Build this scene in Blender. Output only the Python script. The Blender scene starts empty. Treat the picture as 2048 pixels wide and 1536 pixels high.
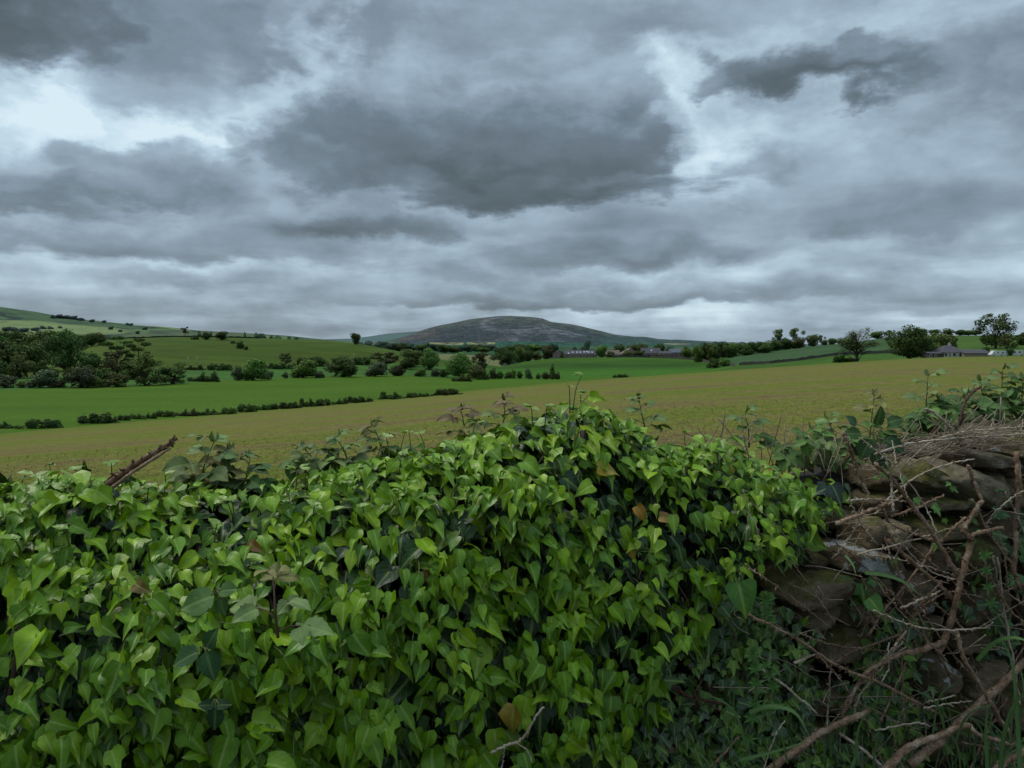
import bpy, math, random
import numpy as np
from mathutils import Vector

rng = np.random.default_rng(7)
random.seed(7)
SC = bpy.context.scene
COL = SC.collection
F, UC, VH, CZ = 1547.0, 1024.0, 690.0, 1.6      # focal length, optical axis and horizon (pixels of the photograph); eye height

# ------------------------------------------------------------------ basic helpers
def P(u, v, Y):
    return np.array([(u - UC) / F * Y, Y, CZ - (v - VH) / F * Y])

def proj(p):
    p = np.asarray(p, float)
    return UC + F * p[..., 0] / p[..., 1], VH - F * (p[..., 2] - CZ) / p[..., 1]

def tag(o, label=None, cat=None, group=None, kind=None):
    if label: o['label'] = label
    if cat: o['category'] = cat
    if group: o['group'] = group
    if kind: o['kind'] = kind
    return o

def empty(name, loc=(0, 0, 0), rz=0.0):
    o = bpy.data.objects.new(name, None)
    o.empty_display_size = 0.2
    o.location = loc
    o.rotation_euler = (0, 0, rz)
    COL.objects.link(o)
    return o

def mesh(name, V, faces, mat=None, smooth=False, col=None, uv=None, midx=None):
    """V (N,3); faces: list of arrays (M,3) / (M,4) or one array"""
    if not isinstance(faces, (list, tuple)):
        faces = [faces]
    faces = [np.asarray(f, np.int32) for f in faces if len(f)]
    me = bpy.data.meshes.new(name)
    V = np.asarray(V, np.float32)
    nl = sum(f.size for f in faces)
    nf = sum(len(f) for f in faces)
    me.vertices.add(len(V)); me.loops.add(nl); me.polygons.add(nf)
    me.vertices.foreach_set('co', V.ravel())
    li = np.concatenate([f.ravel() for f in faces])
    me.loops.foreach_set('vertex_index', li)
    tot = np.concatenate([np.full(len(f), f.shape[1], np.int32) for f in faces])
    st = np.concatenate([[0], np.cumsum(tot)[:-1]]).astype(np.int32)
    me.polygons.foreach_set('loop_start', st)
    me.polygons.foreach_set('loop_total', tot)
    me.polygons.foreach_set('use_smooth', np.full(nf, bool(smooth)))
    if mat is not None:
        for m in (mat if isinstance(mat, (list, tuple)) else [mat]):
            me.materials.append(m)
    if midx is not None:
        me.polygons.foreach_set('material_index', np.asarray(midx, np.int32))
    if col is not None:
        a = me.color_attributes.new('Col', 'FLOAT_COLOR', 'POINT')
        c = np.ones((len(V), 4), np.float32)
        c[:, :3] = col if np.ndim(col) == 2 else np.asarray(col)[:, None]
        a.data.foreach_set('color', c.ravel())
    if uv is not None:
        l = me.uv_layers.new(name='UVMap')
        l.data.foreach_set('uv', np.asarray(uv, np.float32)[li].ravel())
    me.update(calc_edges=True)
    return me

def obj(name, me, parent=None, loc=(0, 0, 0)):
    o = bpy.data.objects.new(name, me)
    o.location = loc
    if parent is not None: o.parent = parent
    COL.objects.link(o)
    return o

class MB:
    """collects shapes into one mesh"""
    def __init__(s): s.V = []; s.Q = []; s.T = []; s.n = 0; s.C = []
    def add(s, V, Q=None, T=None, c=None):
        V = np.asarray(V, float)
        s.V.append(V)
        if Q is not None and len(Q): s.Q.append(np.asarray(Q) + s.n)
        if T is not None and len(T): s.T.append(np.asarray(T) + s.n)
        s.C.append(np.full(len(V), 0.5 if c is None else c))
        s.n += len(V)
    def box(s, a, b):
        (x0, y0, z0), (x1, y1, z1) = a, b
        V = [(x0,y0,z0),(x1,y0,z0),(x1,y1,z0),(x0,y1,z0),(x0,y0,z1),(x1,y0,z1),(x1,y1,z1),(x0,y1,z1)]
        s.add(V, [(0,3,2,1),(4,5,6,7),(0,1,5,4),(1,2,6,5),(2,3,7,6),(3,0,4,7)])
    def extrude_y(s, poly, y0, y1):
        n = len(poly)
        V = [(x, y0, z) for x, z in poly] + [(x, y1, z) for x, z in poly]
        Q = [(i, (i+1) % n, n + (i+1) % n, n + i) for i in range(n)]
        T = [(0, i+1, i) for i in range(1, n-1)] + [(n, n+i, n+i+1) for i in range(1, n-1)]
        s.add(V, Q, T)
    def tube(s, pts, rad, sides=6, c=None, wob=0.0):
        pts = np.asarray(pts, float); n = len(pts)
        rad = np.broadcast_to(np.asarray(rad, float), (n,))
        t = np.gradient(pts, axis=0); t /= np.linalg.norm(t, axis=1)[:, None] + 1e-9
        ref = np.array([0.3, 0.5, 0.81])
        if abs(t[0] @ ref) > .9: ref = np.array([1., 0, 0])
        a = np.cross(t, ref); a /= np.linalg.norm(a, axis=1)[:, None] + 1e-9
        b = np.cross(t, a)
        th = np.arange(sides) * 2 * math.pi / sides
        r = rad[:, None] * (1 + wob * (rng.random((n, sides)) - .5))
        V = pts[:, None, :] + r[..., None] * (np.cos(th)[None, :, None] * a[:, None, :] + np.sin(th)[None, :, None] * b[:, None, :])
        V = V.reshape(-1, 3)
        i = np.arange(n - 1)[:, None] * sides; j = np.arange(sides)[None, :]; k = (j + 1) % sides
        Q = np.stack([i + j, i + k, i + sides + k, i + sides + j], -1).reshape(-1, 4)
        V = np.vstack([V, pts[0], pts[-1]])
        m = n * sides
        T = [(m, (q + 1) % sides, q) for q in range(sides)] + [(m + 1, m - sides + q, m - sides + (q + 1) % sides) for q in range(sides)]
        s.add(V, Q, T, c)
    def mesh(s, name, mat, smooth=False, col=False, uv=None):
        f = []
        if s.Q: f.append(np.concatenate(s.Q))
        if s.T: f.append(np.concatenate(s.T))
        return mesh(name, np.concatenate(s.V), f, mat, smooth, np.concatenate(s.C) if col else None)
    def build(s, name, mat, parent=None, smooth=False, col=False):
        return obj(name, s.mesh(name, mat, smooth, col), parent)

def spline(pts, n):
    """Catmull-Rom through pts -> n points"""
    pts = np.asarray(pts, float)
    if len(pts) == 2: pts = np.array([pts[0], pts.mean(0), pts[1]])
    p = np.vstack([2*pts[0]-pts[1], pts, 2*pts[-1]-pts[-2]])
    m = len(pts) - 1
    out = []
    for q in np.linspace(0, m - 1e-6, n):
        i = int(q); t = q - i
        a, b, c, d = p[i], p[i+1], p[i+2], p[i+3]
        out.append(.5*((2*b) + (-a+c)*t + (2*a-5*b+4*c-d)*t*t + (-a+3*b-3*c+d)*t**3))
    return np.array(out)

def vnoise(p, seed=0):
    """value noise, p (N,3) -> (N,) in 0..1"""
    p = np.asarray(p, float); i = np.floor(p).astype(np.int64); f = p - i; f = f*f*(3-2*f)
    def h(a, b, c):
        n = (a*374761393 + b*668265263 + c*2147483647 + seed*1274126177) & 0xffffffff
        n = ((n ^ (n >> 13)) * 1274126177) & 0xffffffff
        n = (n ^ (n >> 16)) & 0xffff
        return n / 65535.0
    r = 0
    for dx in (0, 1):
        wx = f[:, 0] if dx else 1-f[:, 0]
        for dy in (0, 1):
            wy = f[:, 1] if dy else 1-f[:, 1]
            for dz in (0, 1):
                wz = f[:, 2] if dz else 1-f[:, 2]
                r = r + wx*wy*wz*h(i[:, 0]+dx, i[:, 1]+dy, i[:, 2]+dz)
    return r

def fbm(p, o=4, seed=0):
    r = 0; a = .5; p = np.asarray(p, float)
    for k in range(o):
        r = r + a*vnoise(p*2**k, seed+k); a *= .5
    return r/(1-.5**o)

def unit(a):
    return a/(np.linalg.norm(a, axis=-1, keepdims=True)+1e-9)

# ------------------------------------------------------------------ material helpers
class NT:
    def __init__(s, tree): s.t = tree; s.L = tree.links
    def n(s, typ, **kw):
        nd = s.t.nodes.new(typ)
        for k, v in kw.items():
            if k.startswith('i_'):
                key = k[2:]
                key = int(key) if key.isdigit() else key.replace('__', ' ')
                s.put(nd.inputs[key], v)
            else: setattr(nd, k, v)
        return nd
    def put(s, sock, v):
        if isinstance(v, bpy.types.NodeSocket): s.L.new(v, sock)
        elif isinstance(v, bpy.types.Node): s.L.new(v.outputs[0], sock)
        else:
            if isinstance(v, (tuple, list)) and sock.type == 'RGBA' and len(v) == 3: v = (*v, 1)
            sock.default_value = v
    def math(s, op, a, b=None, c=None, clamp=False):
        nd = s.t.nodes.new('ShaderNodeMath'); nd.operation = op; nd.use_clamp = clamp
        for i, v in enumerate((a, b, c)):
            if v is not None: s.put(nd.inputs[i], v)
        return nd.outputs[0]
    def mix(s, fac, a, b, typ='MIX'):
        nd = s.t.nodes.new('ShaderNodeMix'); nd.data_type = 'RGBA'; nd.blend_type = typ
        s.put(nd.inputs[0], fac); s.put(nd.inputs[6], a); s.put(nd.inputs[7], b)
        return nd.outputs[2]
    def ramp(s, fac, stops, interp='LINEAR'):
        nd = s.t.nodes.new('ShaderNodeValToRGB'); cr = nd.color_ramp; cr.interpolation = interp
        while len(cr.elements) < len(stops): cr.elements.new(.5)
        for e, (p, c) in zip(cr.elements, stops):
            e.position = p
            e.color = (*c, 1) if isinstance(c, (tuple, list)) else (c, c, c, 1)
        s.put(nd.inputs[0], fac)
        return nd.outputs[0]
    def noise(s, vec, scale, detail=4, rough=.55, dist=0.0):
        nd = s.t.nodes.new('ShaderNodeTexNoise')
        if vec is not None: s.put(nd.inputs['Vector'], vec)
        nd.inputs['Scale'].default_value = scale; nd.inputs['Detail'].default_value = detail
        nd.inputs['Roughness'].default_value = rough; nd.inputs['Distortion'].default_value = dist
        return nd.outputs[0]
    def mapping(s, vec, scale=(1, 1, 1), loc=(0, 0, 0), typ='POINT', rot=(0, 0, 0)):
        nd = s.t.nodes.new('ShaderNodeMapping'); nd.vector_type = typ
        s.put(nd.inputs[0], vec)
        nd.inputs['Location'].default_value = loc; nd.inputs['Scale'].default_value = scale; nd.inputs['Rotation'].default_value = rot
        return nd.outputs[0]

def material(name):
    m = bpy.data.materials.new(name); m.use_nodes = True
    t = NT(m.node_tree)
    b = m.node_tree.nodes['Principled BSDF']
    return m, t, b

def attr(t, name='Col'):
    return t.n('ShaderNodeAttribute', attribute_name=name).outputs['Color']

def geo(t):
    return t.n('ShaderNodeNewGeometry').outputs['Position']

def plain(name, c, rough=.8, var=.25, scale=2.0, spec=.3, metal=0.0):
    m, t, b = material(name)
    nz = t.noise(t.n('ShaderNodeTexCoord').outputs['Object'], scale, 5)
    k = t.ramp(nz, [(.25, tuple(x*(1-var) for x in c)), (.75, tuple(min(1, x*(1+var)) for x in c))])
    t.put(b.inputs['Base Color'], k)
    b.inputs['Roughness'].default_value = rough
    b.inputs['Specular IOR Level'].default_value = spec
    b.inputs['Metallic'].default_value = metal
    return m

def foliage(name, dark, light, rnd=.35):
    """crown leaves: mesh tint of clumps and painted shading, a little of each tree's own shade"""
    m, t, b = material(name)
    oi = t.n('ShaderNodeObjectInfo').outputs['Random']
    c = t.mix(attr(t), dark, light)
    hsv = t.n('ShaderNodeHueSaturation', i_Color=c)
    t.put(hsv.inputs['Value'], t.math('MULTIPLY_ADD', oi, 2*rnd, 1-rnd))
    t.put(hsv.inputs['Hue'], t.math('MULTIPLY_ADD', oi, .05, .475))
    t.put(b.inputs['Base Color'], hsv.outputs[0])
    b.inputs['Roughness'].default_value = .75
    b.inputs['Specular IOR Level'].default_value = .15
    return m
# ------------------------------------------------------------------ camera, sun, sky
cd = bpy.data.cameras.new('camera'); cam = bpy.data.objects.new('camera', cd); COL.objects.link(cam)
cam.location = (0, 0, CZ); cam.rotation_euler = (math.pi/2, 0, 0)
cd.sensor_width = 36; cd.lens = 36*F/2048; cd.shift_y = -(768-VH)/2048
cd.clip_start = .05; cd.clip_end = 60000
SC.camera = cam

SUN_EL, SUN_AZ = math.radians(58), math.radians(-62)      # azimuth from +Y towards +X: from the left, ahead
sd = bpy.data.lights.new('sun', 'SUN'); so = bpy.data.objects.new('sun', sd); COL.objects.link(so)
sd.energy = 1.9; sd.angle = math.radians(24); sd.color = (1, .94, .84)
dv = Vector((math.sin(SUN_AZ)*math.cos(SUN_EL), math.cos(SUN_AZ)*math.cos(SUN_EL), math.sin(SUN_EL)))
so.rotation_euler = dv.to_track_quat('Z', 'Y').to_euler(); so.location = (0, 0, 30)

W = bpy.data.worlds.new('World'); SC.world = W; W.use_nodes = True
t = NT(W.node_tree); bg = W.node_tree.nodes['Background']; bg.inputs[1].default_value = .1
sky = t.n('ShaderNodeTexSky'); sky.sky_type = 'NISHITA'; sky.sun_disc = False
sky.sun_elevation = SUN_EL; sky.sun_rotation = SUN_AZ
gen = t.n('ShaderNodeTexCoord').outputs['Generated']
sp = t.n('ShaderNodeSeparateXYZ', i_0=gen)
dx, dy, dz = sp.outputs
az = t.math('ARCTAN2', dx, dy); el = t.math('ARCSINE', dz)
elp = t.math('MAXIMUM', el, 0.0)
# noise laid out on a flat cloud base, so it foreshortens toward the horizon
inv = t.math('DIVIDE', 1.0, t.math('ADD', t.math('MAXIMUM', dz, 0.0), .11))
pl = t.n('ShaderNodeCombineXYZ', i_0=t.math('MULTIPLY', dx, inv), i_1=t.math('MULTIPLY', dy, inv), i_2=0.35)
n1 = t.n('ShaderNodeTexNoise'); t.put(n1.inputs['Vector'], pl.outputs[0])
n1.inputs['Scale'].default_value = 1.5; n1.inputs['Detail'].default_value = 9; n1.inputs['Roughness'].default_value = .52
n1.inputs['Distortion'].default_value = .25
n2 = t.noise(t.mapping(gen, (1, 1, 1.7)), 6.2, 9, .58)
n3 = t.n('ShaderNodeTexNoise'); t.put(n3.inputs['Vector'], t.mapping(gen, (1, 1, 1.6), (3.1, 1.7, .4)))
n3.inputs['Scale'].default_value = 7; n3.inputs['Detail'].default_value = 7; n3.inputs['Roughness'].default_value = .55
w1 = t.n('ShaderNodeSeparateColor', i_0=n3.outputs['Color']).outputs
wamp = t.math('MULTIPLY_ADD', elp, .42, .022)
azw = t.math('ADD', az, t.math('MULTIPLY', t.math('SUBTRACT', w1[0], .5), t.math('MULTIPLY', wamp, 1.6)))
elw = t.math('ADD', el, t.math('MULTIPLY', t.math('SUBTRACT', w1[1], .5), wamp))
q = t.n('ShaderNodeCombineXYZ', i_0=azw, i_1=elw, i_2=0.0).outputs[0]
n4 = t.n('ShaderNodeTexNoise'); t.put(n4.inputs['Vector'], t.mapping(gen, (1, 1, 1.9), (.7, 5.2, 1.1)))
n4.inputs['Scale'].default_value = 16; n4.inputs['Detail'].default_value = 8; n4.inputs['Roughness'].default_value = .58
w2 = t.n('ShaderNodeSeparateColor', i_0=n4.outputs['Color']).outputs
wf = t.math('MULTIPLY_ADD', elp, .20, .012)
q = t.n('ShaderNodeCombineXYZ', i_0=t.math('ADD', azw, t.math('MULTIPLY', t.math('SUBTRACT', w2[0], .5), wf)),
        i_1=t.math('ADD', elw, t.math('MULTIPLY', t.math('SUBTRACT', w2[1], .5), wf)), i_2=0.0).outputs[0]
nA = t.math('SUBTRACT', n1.outputs[0], .5); nB = t.math('SUBTRACT', n2, .5)
nS = t.math('ADD', t.math('MULTIPLY', nA, .38), t.math('MULTIPLY', nB, .58))
vq = t.n('ShaderNodeTexVoronoi', i_Vector=t.mapping(q, (1, 1.5, 1)), voronoi_dimensions='2D', feature='F1'); vq.inputs['Scale'].default_value = 9.0
vq.inputs['Detail'].default_value = 2.0; vq.inputs['Roughness'].default_value = .55
nV = t.math('SUBTRACT', vq.outputs['Distance'], .42)             # billows: domed lumps with creases between
nS = t.math('MULTIPLY_ADD', nV, .16, nS); nE = t.math('MULTIPLY_ADD', nV, .42, t.math('MULTIPLY', nB, .62))
# a thin bright veil, brightest in the gaps
nC = t.math('SUBTRACT', t.noise(t.mapping(gen, (1, 1, 4.2), (2.2, .3, .9)), 17, 7, .6), .5)
val = t.math('ADD', t.math('MULTIPLY_ADD', nC, .1, t.math('MULTIPLY', nS, 1.15)), .37)
def adir(u, v): return math.atan((u-UC)/F), math.atan((VH-v)/F*math.cos(math.atan((u-UC)/F)))
for (bu, bv, ru, rv, am) in [(130,170,200,110,.30),(30,270,220,110,.34),(180,230,170,90,.25),(290,290,250,70,.34),(470,200,150,140,.36),(400,265,140,70,.25),(610,60,90,140,.3),(570,160,130,80,.25),
        (1330,215,130,110,.42),(1400,290,130,110,.3),(1530,90,330,80,.3),(1640,280,330,90,.14),(1450,390,200,80,.2),(1620,480,160,70,.2),(400,535,280,40,.25),(900,500,180,50,.2),(1300,632,800,30,.3),(1640,555,420,40,.15)]:
    a_, e_ = adir(bu, bv)
    g = t.n('ShaderNodeTexGradient', gradient_type='SPHERICAL'); t.put(g.inputs[0], t.mapping(q, (1.3*ru/F, 1.3*rv/F, 1), (a_, e_, 0), 'TEXTURE'))
    val = t.math('MULTIPLY_ADD', g.outputs['Fac'], -am*.6, val)
CLOUDS = [  # cumulus masses, far ones first: direction of the middle (as u, v), half width, half height, softness, greyness of base and of top, opacity
 (1500,678,1200,20,.8,.46,.38,.8),(380,655,700,36,.7,.62,.45,.85),(150,600,420,40,.7,.55,.3,.8),(520,615,300,24,.6,.55,.32,.7),(1180,602,560,26,.35,.74,.45,.9),(760,590,300,34,.45,.58,.22,.8),(1850,610,300,26,.5,.55,.35,.8),
 (1800,575,420,40,.5,.6,.3,.8),(1480,578,300,26,.4,.6,.3,.85),(1040,565,220,30,.4,.6,.2,.8),(930,545,300,42,.45,.62,.2,.85),(1230,560,160,24,.4,.6,.15,.7),(560,560,300,40,.4,.55,.12,.85),(420,545,130,26,.3,.45,.05,.8),
 (300,560,300,22,.6,.6,.4,.6),(1290,500,350,62,.4,.82,.36,.95),(1100,520,220,50,.5,.76,.45,.9),(260,495,380,46,.5,.74,.42,.9),(470,470,160,55,.5,.66,.4,.85),(1420,440,270,75,.5,.62,.3,.9),(1180,450,260,60,.6,.66,.45,.8),
 (730,450,290,66,.45,.94,.62,.95),(620,420,190,50,.6,.6,.35,.7),(1880,400,360,115,.55,.76,.36,.95),(1760,450,190,50,.5,.72,.45,.8),(1700,330,280,120,.8,.46,.28,.7),
 (250,385,300,62,.4,.8,.42,.95),(110,325,100,48,.35,.55,.3,.9),(300,335,150,60,.45,.6,.32,.9),(40,405,170,36,.5,.75,.5,.9),
 (1000,150,330,130,.9,.46,.38,.85),(640,350,270,85,.55,.8,.46,.95),(560,310,150,80,.5,.64,.4,.85),(650,240,170,100,.45,.88,.52,.97),(1160,300,245,145,.4,.92,.5,.97),(1230,210,110,110,.6,.6,.36,.8),(900,320,460,125,.5,1.08,.56,1.0),(830,250,270,100,.7,.84,.58,.9),(1060,385,390,46,.6,1.05,.75,.9),
 (1500,340,120,40,.6,.55,.36,.7),(1560,345,60,50,.6,.55,.4,.6),(1640,172,270,64,.4,.95,.62,1.0),(1540,145,160,56,.5,.82,.55,.9),(1430,190,80,40,.6,.62,.4,.7),
 (1990,150,280,190,.9,.46,.34,.8),(330,190,160,110,.7,.52,.36,.85),(330,90,330,140,.6,.62,.48,.9),(490,80,120,100,.5,.66,.5,.85),(920,20,400,120,.7,.64,.52,.9),(1290,60,470,120,.7,.64,.48,.9),(720,60,120,110,.5,.68,.55,.8),(-40,30,330,150,.55,1.0,.86,.95)]
for (bu, bv, ru, rv, so_, db, dt, op) in CLOUDS:
    a_, e_ = adir(bu, bv)
    sx = t.n('ShaderNodeSeparateXYZ', i_0=t.mapping(q, (1.08*ru/F, 1.08*rv/F, 1), (a_, e_, 0), 'TEXTURE')).outputs
    yb_ = t.math('MULTIPLY_ADD', t.math('MINIMUM', sx[1], 0.0), .45, sx[1])
    r2 = t.math('MULTIPLY_ADD', yb_, yb_, t.math('MULTIPLY', sx[0], sx[0]))
    r_ = t.math('ADD', t.math('SQRT', r2), nE if rv > 47 else t.math('MULTIPLY', t.math('ADD', nC, t.math('MULTIPLY', nB, .3)), 1.25))
    mr = t.n('ShaderNodeMapRange', interpolation_type='SMOOTHSTEP', i_0=r_)
    mr.inputs[1].default_value = 1.06; mr.inputs[2].default_value = 1.0-min(.95, so_*1.45); mr.inputs[3].default_value = 0; mr.inputs[4].default_value = op
    sh_ = t.math('MULTIPLY_ADD', sx[1], -(db-dt)*.62, (db*.55+dt*.45))
    sh_ = t.math('ADD', t.math('MINIMUM', t.math('MAXIMUM', sh_, dt-.06), db), t.math('MULTIPLY_ADD', nC, .1, t.math('MULTIPLY', nS, .74)))
    dif = t.math('SUBTRACT', sh_, val)
    val = t.math('MULTIPLY_ADD', dif, mr.outputs[0], val)
val = t.math('SUBTRACT', val, .03)
dn = t.math('MAXIMUM', t.math('MINIMUM', val, 1.0), 0.03)
cl = t.ramp(dn, [(0, (7.8, 9.3, 9.9)), (.11, (6.3, 8.0, 8.9)), (.22, (4.85, 6.35, 7.4)), (.36, (3.45, 4.55, 5.5)), (.5, (2.42, 3.18, 3.9)),
                 (.66, (1.62, 2.12, 2.55)), (.84, (1.1, 1.46, 1.7)), (1, (.74, .98, 1.1))], 'LINEAR')
# overcast skies are brightest overhead
zen = t.n('ShaderNodeMapRange', interpolation_type='SMOOTHSTEP', i_0=el)
zen.inputs[1].default_value = .55; zen.inputs[2].default_value = 1.15; zen.inputs[3].default_value = 1.0; zen.inputs[4].default_value = 2.5
vs = t.n('ShaderNodeVectorMath', operation='SCALE', i_0=cl); t.put(vs.inputs['Scale'], zen.outputs[0])
fin = t.mix(t.math('MULTIPLY_ADD', dn, .12, .86), sky.outputs[0], vs.outputs[0])
below = t.n('ShaderNodeMapRange', i_0=dz); below.inputs[1].default_value = -.03; below.inputs[2].default_value = -.004
fin = t.mix(below.outputs[0], (.45, .55, .38), fin)          # dark land beyond the modelled ground
t.put(bg.inputs[0], fin)
W.cycles.sampling_method = 'NONE'

SC.view_settings.view_transform = 'Standard'; SC.view_settings.look = 'None'; SC.view_settings.exposure = 0
SC.cycles.max_bounces = 4; SC.cycles.diffuse_bounces = 2; SC.cycles.glossy_bounces = 2; SC.cycles.transparent_max_bounces = 4
SC.cycles.use_denoising = True
# ------------------------------------------------------------------ the lie of the land
def curve(rows):
    r = np.array(rows, float)
    return lambda u: (np.interp(u, r[:, 0], r[:, 1]), np.interp(u, r[:, 0], r[:, 2]))

cB = curve([(-900,90,990),(0,130,869),(250,150,846),(500,190,824),(750,240,802),(900,270,785),(1100,310,767),(1300,330,752),(1500,340,737),(1650,330,727),(1800,305,717),(1900,290,713),(2048,285,711.5),(2950,270,704)])
cC = curve([(-900,300,800),(0,330,780),(250,350,774),(400,390,765),(640,480,753),(800,500,751),(900,480,757),(1000,470,760),(1150,480,759),(1350,460,751),(1500,425,740),(1650,420,728),(1800,400,719),(2048,390,713),(2950,380,706)])
cD1 = curve([(-900,420,760),(0,430,755),(250,450,746),(450,520,738.5),(640,580,732),(800,620,728),(900,640,735),(1000,600,741),(1150,580,742),(1300,560,743),(1420,520,739),(1480,490,731),(1540,480,726.5),(1600,470,721),(1660,460,713),(1740,460,708),(1800,450,706),(2048,440,705),(2950,440,698)])
cD2 = curve([(-900,900,676),(0,830,690),(100,830,689),(200,830,681),(260,840,676),(350,860,672),(450,860,672.5),(550,850,675),(650,830,680),(720,800,686),(780,770,697),(830,760,706),(880,760,716),(950,760,723),(1000,760,732),(1050,760,722),(1100,760,716.5),(1150,770,714.5),(1250,770,713),(1330,770,714.5),(1390,760,717),(1430,720,711),(1500,680,705),(1560,660,699),(1620,650,692.5),(1700,650,685),(1750,660,677.5),(1800,670,671),(1900,680,668.5),(2048,680,668.5),(2950,690,664)])

def zv(v, Y): return CZ - (v - VH)/F*Y

def prof(u):
    """(Y, z) knots of the land along the direction u"""
    YB, vB = cB(u); YC, vC = cC(u); Y1, v1 = cD1(u); Y2, v2 = cD2(u)
    k = [(-8, .1), (3.0, .1), (YB, zv(vB, YB)), (YC, zv(vC, YC)), (Y1, zv(v1, Y1)), (Y2, zv(v2, Y2)), (Y2+60, min(zv(v2, Y2)-.5, zv(v2, Y2+60)-3)),
         (max(1150, Y2+200), zv(709, 1150)), (2100, zv(698, 2100)), (4600, zv(692, 4600)), (30000, zv(690.4, 30000))]
    return np.array(k).T

def zrow(u, Y):
    yk, zk = prof(u)
    Y = np.asarray(Y, float)
    s = 0
    for f, w in ((.965, .25), (1.0, .5), (1.035, .25)):
        s = s + w*np.interp(Y*f, yk, zk)
    bump = (fbm(np.stack([np.full(Y.shape, u)/F*Y/90+7, Y/60, Y*0], -1).reshape(-1, 3), 3, 5).reshape(Y.shape)-.5)
    return s + bump*np.clip((Y-40)/300, 0, 1)*1.6*np.clip(Y/600, .3, 1.2)

def zt(u, Y): return float(zrow(u, np.array([Y]))[0])

def at(u, v, y0=4, y1=900):
    """first point of the land seen in direction (u, v)"""
    Y = np.geomspace(y0, y1, 1500)
    vv = VH - F*(zrow(u, Y)-CZ)/Y
    i = np.argmax(vv <= v)
    if vv[i] > v: i = np.argmin(vv)
    return float(Y[i])

US = np.concatenate([np.linspace(-900, -20, 60), np.linspace(0, 2048, 420), np.linspace(2068, 2950, 60)])

def strip(name, y0f, y1f, rows, mat, colf=None, log=False):
    V = []; C = []
    for u in US:
        a, b = y0f(u), y1f(u)
        Y = np.geomspace(a, b, rows) if log else np.linspace(a, b, rows)
        z = zrow(u, Y)
        V.append(np.stack([(u-UC)/F*Y, Y, z], -1))
        if colf is not None:
            C.append(np.array([colf(u, y, VH - F*(zz-CZ)/y) for y, zz in zip(Y, z)]))
    V = np.array(V); nu = len(US)
    i = np.arange(nu-1)[:, None]*rows + np.arange(rows-1)[None, :]
    Q = np.stack([i, i+rows, i+rows+1, i+1], -1).reshape(-1, 4)
    o = obj(name, mesh(name, V.reshape(-1, 3), Q, mat, True, np.array(C).reshape(-1, 3) if colf else None))
    return tag(o, kind='structure')

def ground_mat(name, cols, sc, streak=(1, 1, 1), bump=.0, bsc=20, use_attr=False, rot=0.0, stripes=None):
    m, t, b = material(name)
    p = geo(t)
    big = t.noise(t.mapping(p, streak, rot=(0, 0, rot)), sc, 6, .6)
    c = t.ramp(big, [(.3, cols[0]), (.5, cols[1]), (.7, cols[2])])
    if use_attr:
        c = t.mix(1.0, attr(t), t.ramp(big, [(.25, .72), (.5, 1.0), (.75, 1.3)]), 'MULTIPLY')
        nd = c.node
    fine = t.noise(p, bsc, 3, .7)
    c = t.mix(1.0, c, t.ramp(fine, [(.25, .75), (.75, 1.25)]), 'MULTIPLY')
    if stripes:
        wv = t.n('ShaderNodeTexWave', wave_type='BANDS', bands_direction='X')
        t.put(wv.inputs['Vector'], t.mapping(p, (1, 1, 0), rot=(0, 0, stripes[0])))
        wv.inputs['Scale'].default_value = stripes[1]; wv.inputs['Distortion'].default_value = 1.5; wv.inputs['Detail Scale'].default_value = .4
        c = t.mix(stripes[2], c, t.ramp(wv.outputs[1], [(.2, .7), (.8, 1.3)]), 'MULTIPLY')
    t.put(b.inputs['Base Color'], c)
    b.inputs['Roughness'].default_value = .95; b.inputs['Specular IOR Level'].default_value = .05
    if bump:
        bp = t.n('ShaderNodeBump'); bp.inputs['Strength'].default_value = bump; bp.inputs['Distance'].default_value = .05
        t.put(bp.inputs['Height'], fine); t.put(b.inputs['Normal'], bp.outputs[0])
    return m

# stubble: streaks of straw brown between regrowing yellow green, greener toward the far edge
m_stub, t, b = material('stubble_field')
p = geo(t)
s1 = t.noise(t.mapping(p, (.4, 1, 1), rot=(0, 0, .15)), .11, 7, .68)
s2 = t.noise(t.mapping(p, (.8, 1.1, 1)), .75, 7, .72)
s3 = t.noise(p, 7.0, 6, .8)
mx = t.math('ADD', t.math('MULTIPLY', s1, .42), t.math('ADD', t.math('MULTIPLY', s2, .36), t.math('MULTIPLY', s3, .26)))
mx = t.math('MULTIPLY_ADD', t.math('SUBTRACT', mx, .53), 2.7, .49)
edge = t.math('SUBTRACT', mx, t.math('MULTIPLY_ADD', attr(t), .24, .02))
c = t.ramp(edge, [(.15, (.085, .135, .012)), (.34, (.125, .152, .018)), (.46, (.165, .162, .034)), (.56, (.18, .145, .05)), (.66, (.135, .095, .042)), (.8, (.08, .056, .03))])
c = t.mix(t.ramp(s1, [(.52, 0.0), (.6, .55)]), c, (.14, .098, .046))
c = t.mix(t.ramp(s1, [(.38, .55), (.46, 0.0)]), c, (.125, .165, .018))
s5 = t.noise(t.mapping(p, (1, .2, 1)), 5.5, 6, .85)
c = t.mix(t.ramp(s5, [(.47, 0.0), (.6, .75)]), c, (.10, .066, .034))
c = t.mix(t.ramp(s5, [(.4, .45), (.47, 0.0)]), c, (.13, .19, .02))
s4 = t.noise(t.mapping(p, (1, .35, 1)), 14, 5, .85)
c = t.mix(1.0, c, t.ramp(s4, [(.3, .5), (.7, 1.5)]), 'MULTIPLY')
t.put(b.inputs['Base Color'], c); b.inputs['Roughness'].default_value = .95; b.inputs['Specular IOR Level'].default_value = .05
bp = t.n('ShaderNodeBump'); bp.inputs['Strength'].default_value = .8; bp.inputs['Distance'].default_value = .06
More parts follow.
